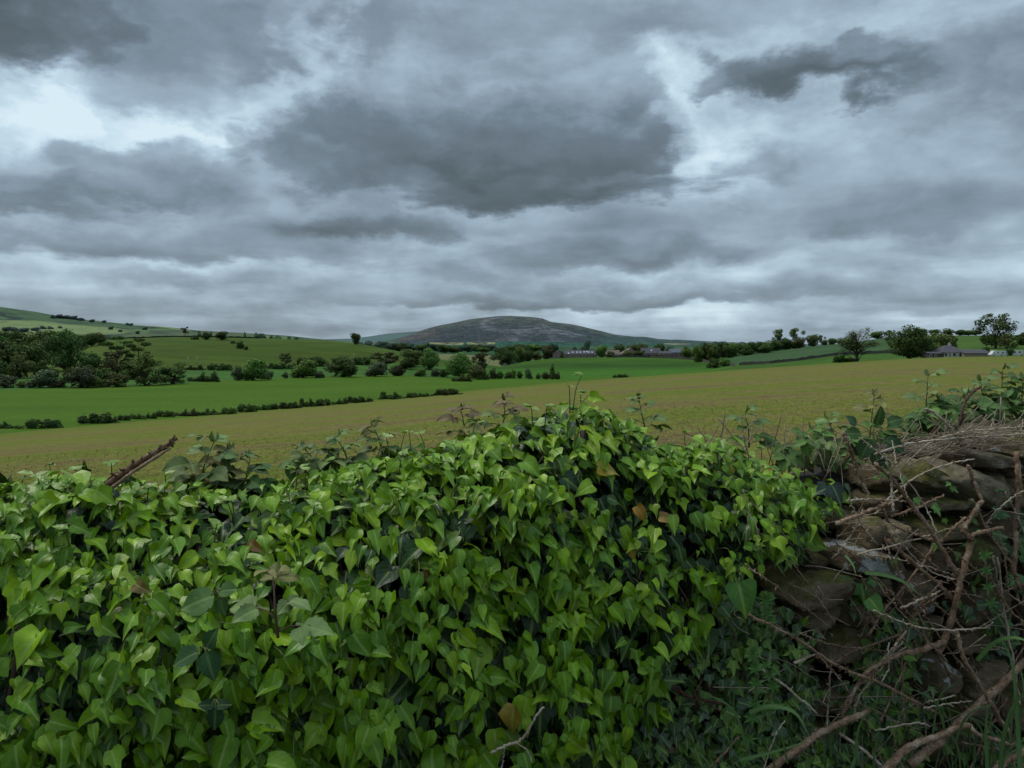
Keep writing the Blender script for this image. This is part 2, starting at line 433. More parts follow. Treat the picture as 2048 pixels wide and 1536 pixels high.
t.put(bp.inputs['Height'], s3); t.put(b.inputs['Normal'], bp.outputs[0])

def stub_col(u, Y, v):
    YB = float(cB(u)[0])
    k = np.clip((Y/YB-.42)/.5, 0, 1)
    return (k, k, k)
wback = lambda u: 1.988/(1-.28*(min(u, 2600)-UC)/F)+.35     # behind the wall
strip('stubble_field', wback, lambda u: float(cB(u)[0]), 90, m_stub, stub_col, True)
strip('verge_ground', lambda u: .35, wback, 8, plain('verge_soil', (.035, .032, .02), .95, .4, 6))

m_mead = ground_mat('meadow_grass', [(.046, .098, .008), (.057, .114, .009), (.068, .126, .012)], .02, (1, 2, 1), 0, .8, stripes=(1.1, .09, .3))
strip('meadow', lambda u: float(cB(u)[0]), lambda u: float(cC(u)[0]), 40, m_mead)

lane_m = ground_mat('unseen_lane_dark', [(.035, .035, .034), (.045, .045, .043), (.055, .055, .05)], .6, (1, 1, 1), .5, 60)
tag(obj('unseen_lane', mesh('unseen_lane', [(-40, -30, .096), (40, -30, .096), (40, .35, .096), (-40, .35, .096)], np.array([(0, 1, 2, 3)]), lane_m)), kind='structure')  # unseen ground added behind the camera to cut light from below
def lerp(a, b, k): return tuple(x+(y-x)*k for x, y in zip(a, b))
def past_col(u, Y, v):
    Y1 = float(cD1(u)[0]); Y2 = float(cD2(u)[0]); k = (Y-Y1)/(Y2-Y1)
    foot = (.048, .11, .022); hill = (.046, .074, .010); hilltop = (.054, .088, .016); rightf = (.042, .082, .032); rfoot = (.046, .095, .016)
    a = foot if k < 0 else lerp(hill, hilltop, np.clip((k-.55)/.4, 0, 1))
    if k >= 0: a = lerp((.056, .088, .014), a, np.clip(k/.25, 0, 1))
    if u < 330 and k > 0: a = lerp((.07, .10, .018), a, np.clip((u-120)/200, 0, 1))
    h = lerp((.042, .112, .012), (.028, .07, .010), np.clip(k/.3, 0, 1))
    if k > .3: h = lerp(h, (.042, .096, .012), np.clip((k-.3)/.5, 0, 1))
    r = rfoot if k < .02 else rightf
    if u < 930: return lerp(a, h, np.clip((u-860)/70, 0, 1))
    if u < 1420: return h
    if u < 1480: return lerp(h, r, (u-1420)/60)
    if u > 1740 and k > .02: return lerp(r, (.056, .105, .02), np.clip((u-1740)/120, 0, 1))
    return r
m_past = ground_mat('pasture_grass', [(.5,)*3, (.8,)*3, (1,)*3], .02, (1, 2, 1), 0, .35, use_attr=True)
strip('pasture', lambda u: float(cC(u)[0]), lambda u: float(cD2(u)[0]), 60, m_past, past_col)

m_val, t, b = material('valley_fields')
p = geo(t)
vo = t.n('ShaderNodeTexVoronoi', i_Vector=t.mapping(p, (1, .55, 0), rot=(0, 0, .3))); vo.inputs['Scale'].default_value = .0042
sc_ = t.n('ShaderNodeSeparateColor', i_0=vo.outputs['Color']).outputs
c = t.ramp(sc_[0], [(0, (.03, .085, .03)), (.4, (.05, .11, .035)), (.7, (.065, .105, .04)), (.9, (.13, .14, .06))], 'CONSTANT')
ve = t.n('ShaderNodeTexVoronoi', feature='DISTANCE_TO_EDGE', i_Vector=t.mapping(p, (1, .55, 0), rot=(0, 0, .3))); ve.inputs['Scale'].default_value = .0042
c = t.mix(t.ramp(ve.outputs['Distance'], [(.035, 1.0), (.06, 0.0)]), c, (.02, .04, .022))
sepp = t.n('ShaderNodeSeparateXYZ', i_0=p)
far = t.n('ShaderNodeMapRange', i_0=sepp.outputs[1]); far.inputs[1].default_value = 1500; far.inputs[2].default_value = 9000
c = t.mix(far.outputs[0], c, (.06, .10, .10))  # aerial haze tinted into the base colour with distance
t.put(b.inputs['Base Color'], c); b.inputs['Roughness'].default_value = .95; b.inputs['Specular IOR Level'].default_value = .03
strip('valley_floor', lambda u: float(cD2(u)[0]), lambda u: 30000, 60, m_val, None, True)

# ------------------------------------------------------------------ hills beyond the valley
def hill(name, crest, Yf, Yc, Yb, nu, nr, mat, colf=None, rough=4.0, vfoot=694, seed=3, power=1.0):
    r = np.array(crest, float)
    us = np.linspace(r[0, 0], r[-1, 0], nu)
    vt = np.interp(us, r[:, 0], r[:, 1])
    ker = np.array([1, 2, 1])/4.; vt = np.convolve(np.pad(vt, 1, 'edge'), ker, 'valid')
    s = np.concatenate([np.linspace(0, 1, nr), np.linspace(1, 2, nr//4)[1:]])
    V = np.zeros((nu, len(s), 3)); C = np.zeros((nu, len(s), 3))
    for j, q_ in enumerate(s):
        Y = Yf + (Yc-Yf)*q_ if q_ <= 1 else Yc + (Yb-Yc)*(q_-1)
        x = (us-UC)/F*Y
        vc = vt
        top = CZ - (vc-VH)/F*Yc
        base = CZ - (vfoot-VH)/F*Yf
        k = (np.sin(min(q_, 1)*math.pi/2)**power) if q_ <= 1 else 1-(q_-1)**1.5
        n = fbm(np.stack([x/(Yc*.05), np.full_like(x, Y/(Yc*.05)), x*0], -1), 5, seed)-.5
        amp = rough*min(1, 3.2*q_*(1.12-min(q_, 1)))
        V[:, j] = np.stack([x, np.full_like(x, Y), base+(top-base)*k + n*amp*np.clip((VH-vt)/30, .1, 1)], -1)
        vv = VH - F*(V[:, j, 2]-CZ)/Y
        if colf is not None: C[:, j] = [colf(u, v_, q_, vt_) for u, v_, vt_ in zip(us, vv, vt)]
    m = len(s)
    i = np.arange(nu-1)[:, None]*m + np.arange(m-1)[None, :]
    Q = np.stack([i, i+m, i+m+1, i+1], -1).reshape(-1, 4)
    return tag(obj(name, mesh(name, V.reshape(-1, 3), Q, mat, True, C.reshape(-1, 3) if colf else None)), kind='structure')

m_fell, t, b = material('fell_heath')
p = geo(t)
f1 = t.noise(t.mapping(p, (1, 1, 3)), .0035, 7, .62, .4); f2 = t.noise(t.mapping(p, (1, 1, 5)), .012, 6, .65); f3 = t.noise(p, .05, 3, .6)
c = attr(t)
scree = t.ramp(f1, [(.5, 0.0), (.58, 1.0)])
isheath = t.n('ShaderNodeAttribute', attribute_name='Heath').outputs['Fac']
c2 = t.mix(t.math('MULTIPLY', t.math('MULTIPLY', scree, isheath), .75), c, (.145, .15, .165))
c2 = t.mix(t.math('MULTIPLY', t.ramp(f2, [(.48, 0.0), (.56, 1.0)]), .7), c2, (.034, .044, .05))
c2 = t.mix(1.0, c2, t.ramp(f3, [(.3, .6), (.7, 1.45)]), 'MULTIPLY')
t.put(b.inputs['Base Color'], c2); b.inputs['Roughness'].default_value = .95; b.inputs['Specular IOR Level'].default_value = .03
heath = []
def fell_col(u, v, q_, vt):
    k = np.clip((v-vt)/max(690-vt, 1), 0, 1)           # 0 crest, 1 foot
    c = lerp((.085, .098, .085), (.048, .060, .064), np.clip(k/.35, 0, 1))  # heath greys with a bluish distance haze mixed in
    if 1000 < u < 1130: c = lerp(c, (.095, .108, .085), .8*np.clip(1-k/.25, 0, 1))
    if 800 < u < 880: c = lerp(c, (.115, .085, .068), .6*np.clip(1-abs(k-.35)/.3, 0, 1))
    if 950 < u < 1060 : c = lerp(c, (.12, .09, .07), .5*np.clip(1-abs(k-.82)/.1, 0, 1))
    g = (.045, .095, .075)
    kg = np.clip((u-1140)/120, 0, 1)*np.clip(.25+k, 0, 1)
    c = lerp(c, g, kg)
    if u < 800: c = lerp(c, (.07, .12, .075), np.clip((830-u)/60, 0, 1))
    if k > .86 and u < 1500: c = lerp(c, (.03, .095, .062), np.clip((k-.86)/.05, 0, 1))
    if (858 < u < 926 or 934 < u < 990) and 685.0 < v < 689.5: c = (.22, .21, .11)
    if 1328 < u < 1382 and 686.5 < v < 690: c = (.2, .2, .12)
    if k > .8 and 780 < u < 900 and v < 684.5: c = (.04, .055, .058)
    heath.append(np.clip(1-kg*1.4, 0, 1)*(1 if k < .86 else 0)*(1 if u > 960 else .25))
    return c
fell_crest = [(560,691),(620,690),(700,689),(760,684),(790,678),(810,673),(836,663),(860,656),(889,648.5),(940,639.5),(992,633.5),(1019,632.3),(1060,634.6),(1085,637),(1101,643.5),(1142,649),(1197,662),(1231,669.5),(1265,673.5),(1290,674),(1316,677.5),(1350,680),(1400,683.5),(1450,686.5),(1540,690),(1640,691)]
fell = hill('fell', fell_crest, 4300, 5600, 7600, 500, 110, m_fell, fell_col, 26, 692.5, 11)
a = fell.data.attributes.new('Heath', 'FLOAT', 'POINT')
# colf runs row by row (all columns of a row), the mesh is stored column by column
hh = np.array(heath).reshape(-1, 500).T.ravel(); a.data.foreach_set('value', hh.astype(np.float32))

def fields_mat(name, cols, edge, scale, haze, rot=.2, ew=(.02, .05)):
    m, t, b = material(name)
    p = geo(t)
    mp = t.mapping(p, (1, .8, 1.6), rot=(0, 0, rot))
    wn = t.n('ShaderNodeTexNoise'); t.put(wn.inputs['Vector'], p); wn.inputs['Scale'].default_value = scale*1.5
    va = t.n('ShaderNodeVectorMath', operation='MULTIPLY_ADD', i_0=wn.outputs['Color'], i_2=mp); va.inputs[1].default_value = (.35/scale,)*3
    vo = t.n('ShaderNodeTexVoronoi', i_Vector=va.outputs[0]); vo.inputs['Scale'].default_value = scale
    ve = t.n('ShaderNodeTexVoronoi', feature='DISTANCE_TO_EDGE', i_Vector=va.outputs[0]); ve.inputs['Scale'].default_value = scale
    s_ = t.n('ShaderNodeSeparateColor', i_0=vo.outputs['Color']).outputs
    n = len(cols)
    c = t.ramp(s_[0], [(i/n, cc) for i, cc in enumerate(cols)], 'CONSTANT')
    ed = t.math('MULTIPLY', t.ramp(ve.outputs['Distance'], [(ew[0], 1.0), (ew[1], 0.0)]), t.ramp(s_[1], [(.2, .35), (.6, 1.0)]))
    c = t.mix(ed, c, edge)
    z = t.noise(p, scale*6, 6, .65)
    c = t.mix(1.0, c, t.ramp(z, [(.3, .75), (.7, 1.25)]), 'MULTIPLY')
    z2 = t.noise(t.mapping(p, (1, 1, 2)), scale*2.2, 6, .7)
    c = t.mix(t.ramp(z2, [(.56, 0.0), (.66, .7)]), c, edge)
    c = t.mix(haze[0], c, haze[1])  # aerial haze blended into the base colour
    t.put(b.inputs['Base Color'], c); b.inputs['Roughness'].default_value = .95; b.inputs['Specular IOR Level'].default_value = .03
    return m
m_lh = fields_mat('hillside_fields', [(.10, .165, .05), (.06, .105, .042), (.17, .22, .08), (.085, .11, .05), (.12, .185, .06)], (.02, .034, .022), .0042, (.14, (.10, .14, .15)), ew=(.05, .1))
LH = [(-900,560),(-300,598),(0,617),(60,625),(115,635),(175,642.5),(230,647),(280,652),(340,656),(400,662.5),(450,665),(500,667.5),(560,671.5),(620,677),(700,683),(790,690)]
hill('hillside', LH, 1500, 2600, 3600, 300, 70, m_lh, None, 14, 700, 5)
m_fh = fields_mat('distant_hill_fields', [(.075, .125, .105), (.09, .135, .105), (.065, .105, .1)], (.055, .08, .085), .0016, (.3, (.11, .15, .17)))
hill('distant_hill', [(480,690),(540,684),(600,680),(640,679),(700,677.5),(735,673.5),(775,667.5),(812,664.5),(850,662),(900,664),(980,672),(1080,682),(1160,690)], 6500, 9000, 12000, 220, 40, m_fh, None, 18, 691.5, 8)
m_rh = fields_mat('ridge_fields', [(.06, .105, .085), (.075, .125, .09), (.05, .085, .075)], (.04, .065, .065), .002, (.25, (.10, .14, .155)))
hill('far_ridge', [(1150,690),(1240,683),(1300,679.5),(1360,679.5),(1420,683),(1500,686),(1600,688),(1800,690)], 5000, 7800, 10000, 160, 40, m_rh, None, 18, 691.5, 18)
# ------------------------------------------------------------------ trees, bushes, hedges
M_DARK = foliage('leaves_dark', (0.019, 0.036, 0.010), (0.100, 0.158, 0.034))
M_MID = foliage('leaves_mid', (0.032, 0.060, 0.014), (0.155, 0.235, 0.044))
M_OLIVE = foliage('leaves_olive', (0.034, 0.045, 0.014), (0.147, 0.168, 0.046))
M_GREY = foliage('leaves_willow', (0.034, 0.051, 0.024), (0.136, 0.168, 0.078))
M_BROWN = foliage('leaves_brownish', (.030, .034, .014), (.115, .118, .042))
M_FAR = foliage('leaves_far', (0.034, 0.062, 0.040), (0.084, 0.132, 0.074))  # leaf greens with some bluish distance haze painted in
M_HAZE = foliage('leaves_hazy', (.04, .065, .062), (.06, .09, .08), .2)  # distance haze painted into the leaf colours
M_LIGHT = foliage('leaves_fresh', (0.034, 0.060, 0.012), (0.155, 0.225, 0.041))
m, t, b = material('hawthorn_leaves')
k = t.ramp(attr(t), [(0, (.02, .03, .012)), (.55, (.075, .095, .035)), (.8, (.09, .11, .045)), (.86, (.42, .42, .36)), (1, (.5, .5, .44))])
t.put(b.inputs['Base Color'], k); b.inputs['Roughness'].default_value = .8
M_HAW = m
M_BARK = plain('bark', (.05, .042, .032), .95, .4, 4)
TM = dict(dark=M_DARK, mid=M_MID, olive=M_OLIVE, grey=M_GREY, brown=M_BROWN, far=M_FAR, haze=M_HAZE, light=M_LIGHT, haw=M_HAW)

def crown(blobs, n, leaf, gap=.42, gsc=5.0, seed=0, flat=1.0, inner=.62):
    """leaf clusters scattered through the shells of lumpy blobs; gaps carved by noise"""
    r_ = np.random.default_rng(seed)
    bl = np.array(blobs, float)                    # x,y,z,rx,ry,rz
    w = bl[:, 3]*bl[:, 5]; w = w/w.sum()
    N = int(n*1.9)
    pick = r_.choice(len(bl), N, p=w)
    d = unit(r_.normal(size=(N, 3)))
    rad = inner + (1-inner)*r_.random(N)**.6
    rad *= .86 + .28*vnoise(d*2.3+pick[:, None]*5.1, seed)
    p = bl[pick, :3] + d*bl[pick, 3:]*rad[:, None]
    keep = (fbm(p*gsc+seed*3.3, 3, seed) > gap) & (p[:, 2] > .015)
    p, d, rad = p[keep][:n], d[keep][:n], rad[keep][:n]
    N = len(p)
    ctr = bl[:, :3].mean(0)
    out = unit(p-ctr)
    nrm = unit(d*.6 + out*.4 + r_.normal(size=(N, 3))*.55)
    a = unit(np.cross(nrm, r_.normal(size=(N, 3)))); bb = np.cross(nrm, a)
    s = leaf*(.55+.9*r_.random(N))[:, None]
    q = np.stack([p - a*s*.6, p - bb*s*.38 + a*s*.05, p + a*s*.7, p + bb*s*.42 - a*s*.08], 1)
    q[..., 2] = np.maximum(q[..., 2], .004)
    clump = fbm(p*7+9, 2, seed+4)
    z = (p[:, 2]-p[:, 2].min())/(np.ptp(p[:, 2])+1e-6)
    tint = np.clip(.12 + .45*(clump-.3) + .28*np.clip(d[:, 2]*.6+.4, 0, 1) + .22*z + .16*(r_.random(N)-.4) + .25*(rad-.9), 0, 1)  # clumps and chance, plus painted shading: lighter on top, darker inside
    return q.reshape(-1, 3), np.arange(4*N).reshape(-1, 4), np.repeat(tint, 4)

def limbs(mb, blobs, h0, r0, seed, top=.75, fine=0):
    r_ = np.random.default_rng(seed+50)
    lean = (r_.random(2)-.5)*.06
    tr = spline([(0, 0, -.03), (lean[0]*.3, lean[1]*.3, h0*.6), (lean[0], lean[1], h0), (lean[0]*1.5, lean[1], top)], 9)
    mb.tube(tr, np.linspace(r0, r0*.25, 9)*np.array([1.5]+[1]*8), 7)
    for b_ in blobs:
        c = np.array(b_[:3]); k = np.clip((c[2]-.15)/top, .15, .8)
        st = tr[int(k*.75*8)]
        mid = st*.5+c*.5 + np.array([0, 0, .03]) + (r_.random(3)-.5)*.05
        mb.tube(spline([st, mid, c], 6), np.linspace(r0*.42, r0*.1, 6), 5)
        for _ in range(fine):
            e = c + unit(r_.normal(size=3))*np.array(b_[3:])*1.0
            e[2] = max(e[2], c[2]-.03)
            m_ = mid*.3+c*.7+(r_.random(3)-.5)*.04
            mb.tube(spline([m_, (m_+e)/2+(r_.random(3)-.5)*.05, e], 5), np.linspace(r0*.16, r0*.035, 5), 3)

def rblobs(n, c, R, br, seed, shell=.75):
    r_ = np.random.default_rng(seed); out = []
    for i in range(n):
        d = unit(r_.normal(size=3)); k = shell*r_.random()**.4
        p = np.array(c) + d*np.array(R)*k
        q_ = br*(.75+.5*r_.random())
        out.append((*p, q_, q_, q_*.85))
    return out

PROTO = {}
def proto(kind, var):
    if (kind, var) in PROTO: return PROTO[kind, var]
    s = hash_(kind)*10 + var
    mb = MB(); fine = 0; h0 = .3; r0 = .035
    if kind == 'round':
        bl = rblobs(17, (0, 0, .52), (.33, .33, .36), .2, s, .9) + rblobs(5, (0, 0, .2), (.3, .3, .08), .15, s+2); c = crown(bl, 5200, .042, .36, 5, s); h0 = .15
    elif kind == 'bigtree':
        bl = rblobs(24, (0, 0, .5), (.37, .37, .38), .18, s, .9) + [(0, 0, .83, .17, .17, .15)] + rblobs(7, (0, 0, .16), (.36, .36, .06), .13, s+2); c = crown(bl, 8000, .033, .37, 6, s); h0 = .12; r0 = .04
    elif kind == 'oak':
        bl = rblobs(18, (0, 0, .52), (.40, .40, .30), .17, s, .95) + [(.0, 0, .82, .2, .2, .13), (-.33, 0, .3, .15, .15, .1), (.34, 0, .34, .15, .15, .1)] + rblobs(16, (0, 0, .2), (.40, .40, .07), .14, s+5, 1.0)
        c = crown(bl, 6000, .036, .38, 6, s); h0 = .2; r0 = .045
    elif kind == 'airy':
        bl = rblobs(13, (0, 0, .64), (.36, .36, .30), .12, s, .95); c = crown(bl, 2100, .036, .44, 7, s, inner=.4); h0 = .35; r0 = .022; fine = 3
    elif kind == 'tall':
        bl = [(-.2, 0, .78, .16, .16, .16), (.17, .05, .8, .18, .18, .17), (-.28, .1, .55, .15, .15, .14), (.3, 0, .58, .16, .16, .15), (.02, -.1, .6, .16, .16, .16),
              (-.12, .05, .3, .2, .2, .2), (.2, 0, .3, .2, .2, .2), (-.38, 0, .72, .08, .08, .08), (.42, 0, .7, .08, .08, .1), (0, 0, .18, .28, .28, .16), (-.05, .1, .93, .09, .09, .06), (.24, 0, .93, .09, .09, .06)]
        c = crown(bl, 4200, .03, .45, 8, s, inner=.4); h0 = .3; r0 = .025; fine = 3
    elif kind == 'bare':
        bl = rblobs(22, (0, 0, .6), (.44, .3, .36), .11, s, 1.0) + rblobs(8, (0, 0, .4), (.48, .3, .18), .10, s+1, 1.0)
        c = crown(bl, 3200, .02, .42, 8, s, inner=.1); h0 = .5; r0 = .03; fine = 9
    elif kind == 'pine':
        bl = [(0, 0, .93, .3, .25, .05), (-.3, 0, .82, .22, .2, .05), (.28, .1, .78, .25, .2, .055), (.05, -.1, .68, .3, .25, .05), (-.32, .1, .58, .2, .2, .05), (.34, 0, .52, .2, .2, .06), (.1, .1, .4, .2, .2, .05)]
        c = crown(bl, 2300, .035, .42, 6, s, inner=.2); h0 = .5; r0 = .03; fine = 1
    elif kind == 'conifer':
        bl = [((((k*7) % 5)-2)*.02, (((k*3) % 5)-2)*.02, .1+.085*k, .36*(1-k/11.5)+.03, .36*(1-k/11.5)+.03, .09) for k in range(11)]
        c = crown(bl, 1800, .05, .38, 7, s, inner=.4); h0 = .5; top = .9
    elif kind == 'bush':
        bl = rblobs(12, (0, 0, .42), (.36, .3, .3), .2, s, .9) + rblobs(7, (0, 0, .14), (.42, .3, .05), .14, s+1, .95)
        c = crown(bl, 3600, .046, .37, 5, s); h0 = .12; r0 = .03
    elif kind == 'wide':                            # long low bush
        r_ = np.random.default_rng(s)
        bl = [(x+r_.normal(0, .02), (r_.random()-.5)*.3, h_*.5, .05+.07*r_.random(), .2, h_*.55) for x, h_ in zip(np.linspace(-.47, .47, 17), (.25+.75*r_.random(17)**1.3)*np.interp(np.linspace(-1, 1, 17), [-1, -.7, .7, 1], [.4, 1, 1, .4]))]
        c = crown(bl, 3000, .06, .36, 5, s, inner=.4); h0 = .1; r0 = .02
    elif kind == 'thorn':                           # fine twiggy layered crown reaching the ground on one side
        bl = rblobs(15, (-.05, 0, .55), (.4, .36, .32), .14, s, .95) + rblobs(8, (.05, 0, .18), (.44, .3, .1), .14, s+1, .95)
        c = crown(bl, 4200, .032, .42, 7, s, inner=.35); h0 = .25; r0 = .03; fine = 2
    V, Q, T_ = c
    V[:, 2] *= 1.0/max(V[:, 2].max(), .01)
    wd = np.percentile(np.abs(V[:, 0]), 99.3)*2
    V[:, 0] /= wd; V[:, 1] /= wd
    cm = mesh('crown', V, Q, M_DARK, False, T_)
    limbs(mb, bl, h0, r0, s, .72, fine)
    for v_ in mb.V: v_[:, :2] /= wd
    tm = mb.mesh('trunk', M_BARK, True)
    PROTO[kind, var] = (cm, tm)
    return PROTO[kind, var]

def hash_(s): return sum(ord(c)*(i+3) for i, c in enumerate(s)) % 97

NT_ = [0]
def tree(name, label, cat, u0, u1, vt, vb, kind, colr, Y=None, group=None, flip=None, yr=(4, 900), sink=0):
    u = (u0+u1)/2
    if Y is None: Y = at(u, vb, *yr)
    z = zt(u, Y)
    h = CZ-(vt-VH)/F*Y - z + sink
    w = (u1-u0)/F*Y
    NT_[0] += 1
    cm, tm = proto(kind, NT_[0] % 3)
    e = empty(name, ((u-UC)/F*Y, Y, z-sink))
    tag(e, label, cat, group)
    a = random.uniform(-.7, .7) + (math.pi if random.random() < .5 else 0)
    if kind in ('bare', 'wide', 'tall', 'thorn', 'pine'): a = random.choice([0, math.pi]) + random.uniform(-.2, .2)
    e.rotation_euler[2] = a
    e.scale = (w, min(w, h*1.6) if kind != 'wide' else min(w, h*1.5), h)
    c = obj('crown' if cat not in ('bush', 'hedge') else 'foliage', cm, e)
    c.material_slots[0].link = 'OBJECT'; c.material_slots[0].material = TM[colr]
    obj('trunk' if cat not in ('bush', 'hedge') else 'stem', tm, e)
    return e

def trees(rows, **kw):
    for r in rows:
        tree(*r[:9], **{**kw, **(r[9] if len(r) > 9 else {})})

# --- low gappy hedge along the foot of the stubble
HB = 'bushes of the low gappy hedge below the stubble field'
hl = 'low dark hedge bush at the lower edge of the stubble field'
for (u0, u1, vt, vb) in [(236,257,830,840),(256,288,827,837),(287,309,825,836),(311,346,821,833),(393,411,823,830),(413,438,817,829),(444,469,814,828),
                         (518,548,807,819),(670,690,795,808),(817,832,785,795),(835,863,786,793)]:
    tree('hedge_bush', 'small low dark bush in the gappy hedge below the stubble field', 'bush', u0-7, u1+7, vt-1, vb+1, 'wide', random.choice(['dark', 'dark', 'mid']), group=HB, yr=(60, 330))
for (u0, u1, vt, vb, lab) in [(-14,28,843,856,'dark hedge bush cut off by the left picture edge'),(46,122,838,856,'long dark hedge bush with a gap of grass on both sides'),
        (162,234,824,846,'tallest dark bush at the near end of the unbroken low hedge'),(355,391,818,831,'brownish bush midway along the low hedge'),(472,512,808,824,'rounded dark bush before the gap in the low hedge'),
        (547,603,804,817,'long even stretch of low hedge'),(603,637,797,813,'taller bushy clump ending the even stretch of low hedge'),(634,661,798,811,'dark clump beside the tallest part of the low hedge'),
        (688,740,793,805,'flat dark hedge clump beyond the gap of the low hedge'),(762,815,784,798,'dark hedge clump standing alone behind the bramble tips'),(871,918,778,790,'last dark hedge clump where stubble meets meadow')]:
    tree('hedge_bush', lab, 'bush', u0-7, u1+7, vt-2, vb+1, 'wide', 'brown' if 'brownish' in lab else 'dark', group=HB, yr=(60, 330))
tree('gorse_bush', 'solitary flat dark bush at the foot of the green hummock', 'bush', 1225, 1260, 747, 760, 'wide', 'dark', Y=345)

# --- trees and bushes along the far side of the meadow (left to right)
RC = 'hedgerow trees and bushes along the far side of the meadow'
trees([
 ('shrub', 'grey green bush cut off by the left edge beside the meadow', 'bush', -20, 36, 746, 781, 'bush', 'grey'),
 ('shrub', 'small pale bush between two willows at the meadow edge', 'bush', 30, 56, 761, 780, 'bush', 'olive'),
 ('willow_tree', 'rounded grey green willow bush, leftmost big one by the meadow', 'tree', 52, 108, 738, 779, 'bush', 'grey'),
 ('shrub', 'low dull bush right of the rounded willow', 'bush', 100, 136, 757, 778, 'bush', 'brown'),
 ('willow_tree', 'broad sloping willow below the big oak', 'tree', 124, 202, 730, 776, 'bush', 'grey'),
 ('shrub', 'low dark bush under the broad willow', 'bush', 180, 214, 752, 775, 'bush', 'mid'),
 ('willow_tree', 'dull olive willow left of the dark thorn tree', 'tree', 202, 262, 742, 774, 'bush', 'olive'),
 ('thorn_tree', 'large dark spreading thorn tree at the meadow edge under the flat topped pines', 'tree', 246, 334, 704, 771, 'thorn', 'mid'),
 ('shrub', 'dark lumpy tree right of the spreading thorn', 'tree', 318, 376, 724, 768, 'thorn', 'dark'),
 ('shrub', 'long low dark bush alone on the meadow edge', 'bush', 374, 443, 742, 763, 'wide', 'dark'),
 ('willow_tree', 'pale grey willow leaning on the dark rounded tree', 'tree', 462, 490, 731, 761, 'bush', 'grey'),
 ('broadleaf_tree', 'dark rounded tree with a pale willow at its left side', 'tree', 478, 532, 715, 761, 'bush', 'mid'),
 ('shrub', 'grey green bush at the right foot of the rounded tree', 'bush', 522, 548, 738, 759, 'bush', 'grey'),
 ('shrub', 'tiny dark bush alone left of the pale green tree', 'bush', 563, 579, 743, 757, 'bush', 'dark'),
 ('broadleaf_tree', 'pale yellowish green round tree on the meadow edge', 'tree', 579, 634, 718, 756, 'bush', 'light'),
 ('shrub', 'small grey bush at the right of the pale green tree', 'bush', 626, 650, 741, 756, 'bush', 'grey'),
 ('broadleaf_tree', 'big dense black green bush reaching the meadow grass', 'tree', 648, 726, 712, 754, 'bush', 'dark'),
 ('hawthorn_bush', 'hawthorn with creamy blossom beside the black green bush', 'bush', 728, 772, 723, 753, 'bush', 'haw'),
 ('broadleaf_tree', 'brownish thin crowned tree behind the blossoming hawthorns', 'tree', 746, 800, 703, 748, 'airy', 'brown', {'Y': 560}),
 ('hawthorn_bush', 'dull hawthorn right of the brownish tree', 'bush', 776, 812, 730, 752, 'bush', 'brown'),
 ('broadleaf_tree', 'dark tree filling the gap left of the tall olive tree', 'tree', 792, 830, 714, 746, 'bush', 'dark', {'Y': 570}),
 ('broadleaf_tree', 'tall olive green airy tree at the hill foot', 'tree', 804, 848, 697, 742, 'round', 'olive', {'Y': 600}),
 ('broadleaf_tree', 'tall two toned tree, dark left and fresh green right', 'tree', 840, 880, 695, 742, 'round', 'mid', {'Y': 580}),
 ('shrub', 'rounded bush at the end of the meadow gap', 'bush', 826, 852, 737, 753, 'bush', 'mid'),
 ('hawthorn_bush', 'small hawthorn white with blossom', 'bush', 858, 880, 735, 753, 'bush', 'haw'),
 ('shrub', 'dark bush between the white hawthorn and the large pointed tree', 'bush', 874, 902, 737, 754, 'bush', 'dark'),
 ('broadleaf_tree', 'large dark pointed tree, biggest of the middle row', 'tree', 894, 948, 703, 756, 'bigtree', 'mid'),
 ('shrub', 'low olive bush spilling into the meadow below the large pointed tree', 'bush', 904, 944, 745, 763, 'wide', 'olive'),
 ('broadleaf_tree', 'brownish half bare tree right of the large pointed tree', 'tree', 944, 994, 704, 752, 'airy', 'brown', {'Y': 520}),
 ('shrub', 'mixed bush with pale flowers under the half bare tree', 'bush', 938, 982, 728, 759, 'bush', 'olive'),
 ('shrub', 'upright dull bush at the right of the half bare tree', 'bush', 976, 994, 734, 758, 'bush', 'brown'),
 ('shrub', 'small dark bush, first of the spaced row into the field', 'bush', 991, 1009, 741, 758, 'bush', 'dark'),
 ('shrub', 'small olive bush, second of the spaced row into the field', 'bush', 1007, 1024, 743, 757, 'bush', 'olive'),
 ('shrub', 'upright bush in the middle of the spaced row', 'bush', 1022, 1033, 737, 757, 'bush', 'mid'),
 ('shrub', 'rounded dark bush beside the upright one in the spaced row', 'bush', 1032, 1046, 741, 757, 'bush', 'dark'),
 ('hawthorn_bush', 'pale young tree alone in the spaced row', 'tree', 1050, 1066, 736, 758, 'bush', 'grey'),
 ('shrub', 'little greyish bush left of the dark spire', 'bush', 1069, 1082, 745, 758, 'bush', 'grey'),
 ('shrub', 'brownish bush touching the dark spire', 'bush', 1081, 1100, 743, 759, 'bush', 'brown'),
 ('conifer_tree', 'narrow dark conifer spire ending the spaced row', 'tree', 1096, 1114, 727, 759, 'conifer', 'dark'),
 ('hawthorn_bush', 'hawthorn with pale blossom at the right foot of the spire', 'bush', 1109, 1121, 742, 759, 'bush', 'haw'),
], group=RC, yr=(345, 640))
for i, (u0, u1, vt) in enumerate([(1074,1086,722),(1040,1052,748)][:0]): pass

